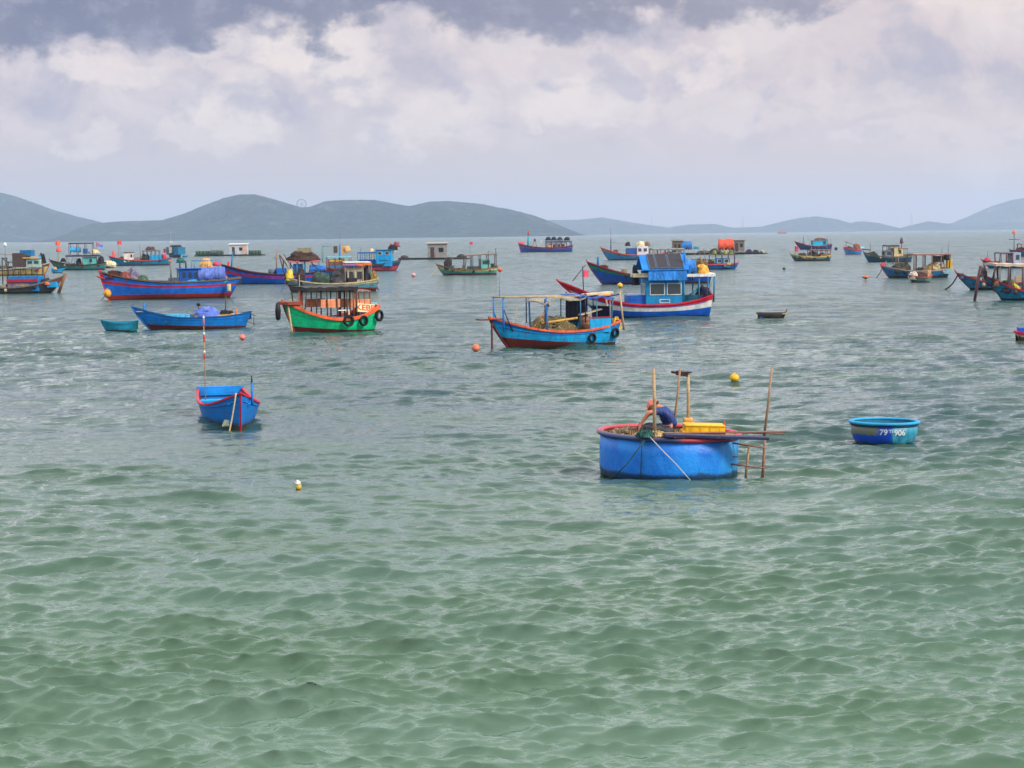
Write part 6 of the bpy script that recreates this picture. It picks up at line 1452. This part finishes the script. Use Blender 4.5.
b.canopy(X(809), X(829), b.deckz(X(818)), Z(249.5), 2.4, (110, 76, 60), posts=4, pc=(110, 84, 70), pr=.07, t=.16); b.heap(X(829.5), 0, b.sh(.02)-.1, m_(3), .8, m_(2.6), (226, 100, 60), 'orange float bundle at the stern of the yellow and navy boat', seed=6, cloth=True, name='float_bundle', cat='floats'); b.pole(X(795), 0, b.sh(.9)-.3, X(795), Z(246), .05, RUST, 'flag_pole'); b.flag(X(795), 0, Z(246), .6, .9, (170, 60, 80))
b = far_boat('bright blue boat with red bow rail turned towards the viewer, under a green awning', 840, 863, 254.5, 'L', 4.5, 3, 1.5, [((26, 110, 206), .8), ((206, 50, 60), 1.0)], B=3.2, turn=35, gun=(214, 60, 60), rake=.5, wear=.15, boot=.6, bottom=RED)
X, Z, m_ = b.X, b.Z, b.m
b.heap(X(849), 0, b.deckz(X(849)), m_(8), 2.0, m_(4.5), (50, 76, 70), 'green black net heap on the bright blue red railed boat', seed=2); b.heap(X(857), 0, b.deckz(X(857)), m_(6), 2.0, m_(7), (196, 120, 90), 'orange pink gear heap on the bright blue red railed boat', seed=3, name='gear_heap', cat='gear'); b.pole(X(846), 0, b.deckz(0), X(846), Z(241), .08, (120, 50, 50), 'mast')
b.pole(X(846), 0, Z(242), X(855), Z(245), .06, DARKWOOD, 'boom'); b.tarp(X(859), 0, b.sh(.2)-.2, m_(6), 1.8, m_(3.5), (60, 190, 210), 'cyan sheet aft on the bright blue red railed boat', seed=4)
b = far_boat('dark blue boat with a dark bow and cream cabin under a brown roof', 862.5, 912, 262, 'L', 5, 5, 2, [((26, 70, 120), .7), ((150, 140, 110), 1.0)], B=3.1, bottom=(100, 40, 50), boot=1.2, gun=(90, 84, 76), rake=.8, wear=.45, stem=NAVY)
X, Z, m_ = b.X, b.Z, b.m
b.cabin(X(883.5), X(891), b.deckz(X(887)), Z(250.5), 2.0, (110, 120, 130), win=((.15, .8),), wz=(.5, .9), frame=GREY); b.cabin(X(892), X(901), b.deckz(X(897)), Z(248), 2.2, (206, 184, 130), win=((.2, .5),), wz=(.5, .85), frame=(150, 120, 80)); b.canopy(X(884.5), X(897), Z(251), Z(245), 2.4, (70, 46, 44), posts=2, pc=DARKWOOD, t=.18, pr=.06)
b.canopy(X(896), X(906), b.deckz(X(900)), Z(248), 2.2, (130, 84, 60), posts=1, pc=DARKWOOD, t=.12, name='after_roof'); b.pole(X(901.5), 0, Z(248), X(901.5), Z(242), .06, (80, 40, 50), 'flag_pole'); b.heap(X(901.5), 0, Z(243.5), .5, .5, .9, (90, 40, 60), 'small dark flag bundle over the brown roof of the cream cabin boat', seed=5, cloth=True, name='furled_flag', cat='flag')
b.heap(X(873), 0, b.sh(.8)-.4, m_(11), 1.7, m_(5), (60, 60, 56), 'dark net heap at the bow of the cream cabin boat', seed=6); b.pole(X(870), 0, b.sh(.8)-.3, X(870.5), Z(242), .06, GREY, 'mast'); b.pole(X(862), 0, Z(249), X(870), Z(250), .09, BLACK, 'boom')
b = far_boat('larger blue boat with cream stern shelter, flat brown roof and net heaps', 879, 949, 278, 'L', 7, 6, 2, [((22, 90, 170), .8), ((120, 130, 130), 1.0)], B=3.1, bottom=(84, 58, 56), boot=2.2, gun=(150, 140, 130), rake=.9, wear=.5, stem=(190, 30, 50))
X, Z, m_ = b.X, b.Z, b.m
b.canopy(X(910), X(947), b.deckz(X(930)), Z(253.5), 2.5, (150, 110, 100), posts=4, pc=(110, 84, 70), pr=.07, t=.14, sag=.03); box('stern_panel', (X(939), 0, b.deckz(X(939))), (m_(16), 2.3, m_(5)), PM((110, 170, 190), .4), b.root)
b.heap(X(901), 0, b.deckz(X(901)), m_(22), 2.2, m_(10), (86, 76, 60), 'tall brown olive net heap amidships on the cream sheltered boat', seed=3); b.heap(X(933), 0, b.deckz(X(933))+.4, m_(15), 2.0, m_(8), (214, 176, 110), 'ochre and cream sheeting under the flat brown roof', seed=4, cloth=True, name='sheeting', cat='sheet'); b.heap(X(920), 0, b.deckz(X(920)), m_(11), 2.0, m_(6), (80, 60, 54), 'dark brown net heap before the ochre sheeting', seed=5)
b.crate(X(937), .2, Z(262), m_(8), 1.3, m_(6), (64, 50, 46), 'dark box under the flat brown roof'); b.barrel(X(943.5), b.near*.9, Z(260), .28, .7, BLACK, 'black drum hung under the end of the flat brown roof', name='drum', cat='drum'); b.pole(X(948), 0, Z(254), X(948.5), Z(241), .03, GREY, 'aerial'); b.pole(X(942), 0, Z(254), X(942), Z(246), .03, GREY, 'aerial')
b.heap(X(883), 0, b.sh(.95)-.1, .5, .5, .45, (190, 30, 50), 'red bundle on the bow of the cream sheltered boat', seed=9, cloth=True, name='float_bundle', cat='floats'); b.pole(X(886), 0, b.sh(.9)-.2, X(886), Z(261), .07, GREY, 'stake')
b.rope((b.L/2-.2, 0, b.sh(1)-.1), 876, 278, 'anchor line with weed at the bow of the cream sheltered boat', r=.04, sag=.2)
b.crate(X(947.5), b.near*.5, b.sh(0)-.1, .5, .5, 1.1, YELLOW, 'yellow can at the stern of the cream sheltered boat', name='jerrycan', cat='can')
b = far_boat('small green and blue boat moored in front of the cream sheltered boat', 905, 932, 282.5, 'L', 5, 2, 2.5, [((60, 140, 150), .5), ((120, 150, 120), 1.0)], B=2.2, turn=25, bottom=(180, 80, 50), boot=1.4, gun=(170, 70, 60), rake=.5, wear=.5, stem=(26, 90, 150))
X, Z, m_ = b.X, b.Z, b.m
b.heap(X(913), 0, b.deckz(X(913)), m_(7), 1.2, m_(8), (196, 180, 160), 'pale sack heap standing on the small green and blue boat', seed=3, cloth=True, name='sack_pile', cat='sacks'); b.heap(X(921), 0, b.deckz(X(921)), m_(10), 1.4, m_(8), (90, 60, 56), 'dark red brown gear heap on the small green and blue boat', seed=4, name='gear_heap', cat='gear'); b.crate(X(925.5), .2, b.deckz(X(925)), m_(4), .8, m_(11), (190, 150, 120), 'tall tan box aft on the small green and blue boat')
# right edge
b = far_boat('navy and blue boat with upturned red bow and pale canopy, far right', 980, 1048, 268, 'L', 4, 4.5, 1, [((30, 90, 160), .7), ((40, 50, 110), 1.0)], B=3.0, bottom=(30, 50, 90), gun=(190, 60, 80), rake=1, wear=.3, boot=.5)
X, Z, m_ = b.X, b.Z, b.m
b.heap(X(987), 0, b.sh(.88), m_(7), 1.0, .5, (180, 40, 60), 'red bundle on the upturned red bow', seed=3, cloth=True, name='float_bundle', cat='floats'); b.pole(X(987.5), 0, b.sh(.85), X(987.5), Z(251), .05, GREY, 'mast')
b.cabin(X(1010.5), X(1018), b.deckz(X(1014)), Z(252.5), 2.0, (160, 170, 190), win=((.2, .7),), wz=(.5, .85), frame=GREY); b.canopy(X(997), X(1010), b.deckz(X(1003)), Z(252.5), 2.2, (70, 60, 70), posts=2, pc=(110, 60, 66), pr=.08, t=.12); b.tarp(X(1021), 0, b.sh(.3)-.3, m_(7), 2, m_(3), (190, 50, 80), 'crimson sheet abaft the pale grey cabin', seed=4)
b = far_boat('blue boat with dark red net roof and cross-treed mast, behind the others at far right', 1008, 1060, 256.5, 'L', 5, 2, 1, [((34, 100, 160), 1.0)], B=3.2, gun=(130, 40, 50), rake=.6, wear=.3, bottom=RED, boot=.7)
X, Z, m_ = b.X, b.Z, b.m
b.heap(X(1020), 0, b.sh(.6), m_(10), 2.2, m_(4), (110, 60, 60), 'dark red net heap on the cross masted boat', seed=3); b.canopy(X(1019), X(1034), b.deckz(X(1026)), Z(243.5), 2.2, (190, 120, 90), posts=2, pc=(90, 50, 50), pr=.09, t=.16); b.pole(X(1014), 0, b.deckz(0), X(1014), Z(234), .08, (80, 70, 84), 'mast'); b.pole(X(1009), 0, Z(239.5), X(1020), Z(239.5), .07, (70, 66, 76), 'crosstree'); b.heap(X(1014), 0, Z(233.5), .7, .4, .5, ORANGE, 'orange pennant at the head of the crossed mast', seed=2, cloth=True, name='pennant', cat='pennant')
b = far_boat('blue boat with dark red rail and black bottom, behind the biggest one at far right', 954, 1030, 290, 'L', 6.5, 11, 2, [((26, 100, 170), .88), ((44, 50, 90), 1.0)], B=3.0, bottom=(40, 36, 40), boot=2.2, gun=(140, 50, 60), rake=1.3, wear=.3, stem=(150, 50, 60))
X, Z, m_ = b.X, b.Z, b.m
b.heap(X(962), 0, b.sh(.88)-.15, m_(5.5), 1.0, m_(5.5), (110, 130, 150), 'grey blue gear bundle at the bow of the black bottomed blue boat', seed=3, name='gear_heap', cat='gear'); b.heap(X(974), 0, b.sh(.75)-.45, m_(11), 1.6, m_(6), (90, 40, 50), 'dark red net heap on the foredeck of the black bottomed blue boat', seed=4)
b.rope((b.L/2-.15, 0, b.sh(1)-.1), 944, 290, 'dark anchor rope slanting down from the bow of the black bottomed blue boat', r=.06, sag=.3)
b = far_boat('large light blue boat with dark red rail and tall stem, cut by the edge', 978, 1075, 301, 'L', 8.5, 18, 3, [((30, 108, 180), .8), ((30, 100, 170), .9), ((40, 44, 70), 1.0)], B=3.0, bottom=(34, 34, 38), boot=2.6, gun=(150, 40, 60), rake=1.7, wear=.25, stem=(110, 50, 60), turn=10)
X, Z, m_ = b.X, b.Z, b.m
b.pole(X(980), .1, Z(266), X(973.5), -.15, .13, (92, 54, 62), 'stem_prop'); b.heap(X(982), 0, b.sh(.97), .7, .5, .6, (90, 80, 90), 'dark bird like bundle on the tall stem at far right', seed=3, name='rope_bundle', cat='rope')
b.canopy(X(989), X(1030), b.deckz(X(1010)), Z(263.5), 2.2, (190, 170, 150), posts=3, pc=(96, 80, 84), pr=.08, t=.16, tilt=.1); b.heap(X(1004), 0, b.deckz(X(1004)), m_(16), 2.0, m_(9), (62, 46, 52), 'dark net heap on the biggest right hand boat', seed=4); b.heap(X(995), 0, b.deckz(X(995))+.2, m_(9), 1.4, m_(7), (206, 160, 120), 'pale orange gear heap forward on the biggest right hand boat', seed=5, name='gear_heap', cat='gear')
b.heap(X(1013), b.near*.2, b.deckz(X(1013)), m_(9), 1.4, m_(10), (236, 212, 50), 'bright yellow sheet heap beside the dark nets at far right', seed=6, cloth=True, name='sheet_heap', cat='sheet'); b.tarp(X(1021), b.near*.2, b.deckz(X(1020)), m_(14), 1.9, m_(7), (30, 130, 216), 'bright blue sheet next to the yellow one at far right', seed=7); b.crate(X(1018), -b.near*.6, b.deckz(X(1018))+.5, m_(22), .4, m_(3), (206, 80, 80), 'red plank box behind the bright yellow sheet', name='plank_box', cat='box')
b = far_boat('bow of a small boat banded red, white and olive, entering at the right edge', 1016, 1062, 342, 'R', 8, 3, 1, [((226, 220, 210), .72), ((196, 30, 60), 1.0)], B=1.8, bottom=(120, 110, 30), boot=5, gun=(196, 30, 60), rake=.25, wear=.2, stem=(196, 30, 60), name='motor_boat', cat='motor boat')
box('blue_seat', (b.X(1025), 0, b.sh(.2)-.1), (.6, .8, .35), PM((40, 60, 190), .2), b.root)
# far red ferry on the horizon
b = far_boat('tiny rust red ferry on the horizon before the pale islands', 777.5, 787, 233.6, 'R', 1.2, .5, .3, [((170, 90, 84), 1.0)], B=6, gun=RUST, name='ferry', cat='ferry', group=None, boot=.1, rake=1.5, turn=2)
b.cabin(-b.m(3), b.m(2.6), b.sh(.5)-.4, b.m(2.6), 4.5, (190, 130, 120), win=((.1, .25), (.4, .55), (.7, .85)), wz=(.3, .7)); box('upper_deck', (-b.m(.6), 0, b.m(2.6)), (b.m(3), 3.6, b.m(1)), PM((180, 110, 100), .3), b.root)

# ---- structures on the hills
def wheel():
    D = 5150; c0 = PD(301.5, 203.5, D); s_ = D/F; r_ = 4.6*s_
    o = empty('ferris_wheel', (c0.x, D, c0.z-4*s_)); tag(o, 'tiny grey ferris wheel standing on the saddle of the dark headland', 'ferris wheel')
    g = PM((96, 96, 108), .1); cz = 3.6*s_
    bm = bmesh.new(); n = 40
    for y in (-1.2, 1.2): add_tube(bm, [(r_*math.cos(2*PI*k/n), y, cz+r_*math.sin(2*PI*k/n)) for k in range(n)], 1.0, seg=5, closed=True)
    bm_obj('wheel_rim', bm, g, o)
    bm = bmesh.new()
    for k in range(12):
        a = 2*PI*k/12; add_tube(bm, [(0, 0, cz), (r_*math.cos(a), 0, cz+r_*math.sin(a))], .18, seg=4)
    bm_obj('spoke', bm, g, o)
    bm = bmesh.new()
    for k in range(16):
        a = 2*PI*k/16; add_box(bm, (r_*math.cos(a), 0, cz+r_*math.sin(a)-.8), (1.2, 1.5, 1.6))
    bm_obj('cabin', bm, PM(WHITE, .1), o)
    for sd in (-1, 1): tube('support', [(sd*r_*.7, 2*sd, -9), (0, 0, cz)], .5, g, o)
wheel()
def pylon(px, ytop, ybase, D, label):
    a = PD(px, ybase, D); h = (ybase-ytop)*D/F; o = empty('cable_pylon', (a.x, D, a.z)); tag(o, label, 'pylon', 'cable car pylons')
    bm = bmesh.new(); g = PM((150, 152, 164), .1); w_ = h*.09
    for (sx_, sy_) in ((-1, -1), (1, -1), (1, 1), (-1, 1)): add_tube(bm, [(sx_*w_, sy_*w_, -10), (sx_*w_*.25, sy_*w_*.25, h)], .35, seg=4)
    for k in range(7):
        f = k/7; z = h*f; q0 = w_*(1-.75*f); z2 = h*(f+1/7); q1 = w_*(1-.75*(f+1/7))
        for sy_ in (-1, 1): add_tube(bm, [(-q0, sy_*q0, z), (q1, sy_*q1, z2)], .22, seg=4); add_tube(bm, [(q0, sy_*q0, z), (-q1, sy_*q1, z2)], .22, seg=4)
    bm_obj('lattice_tower', bm, g, o); box('crossarm', (0, 0, h), (h*.22, 1.5, 1.2), g, o)
pylon(651.5, 217, 228.5, 8600, 'first thin cable car pylon, over the left part of the pale islands')
pylon(743, 217.5, 230.5, 8600, 'middle thin cable car pylon, over the low gap of the pale islands')
pylon(911.5, 213.5, 229, 8600, 'last thin cable car pylon, right of the highest pale island')
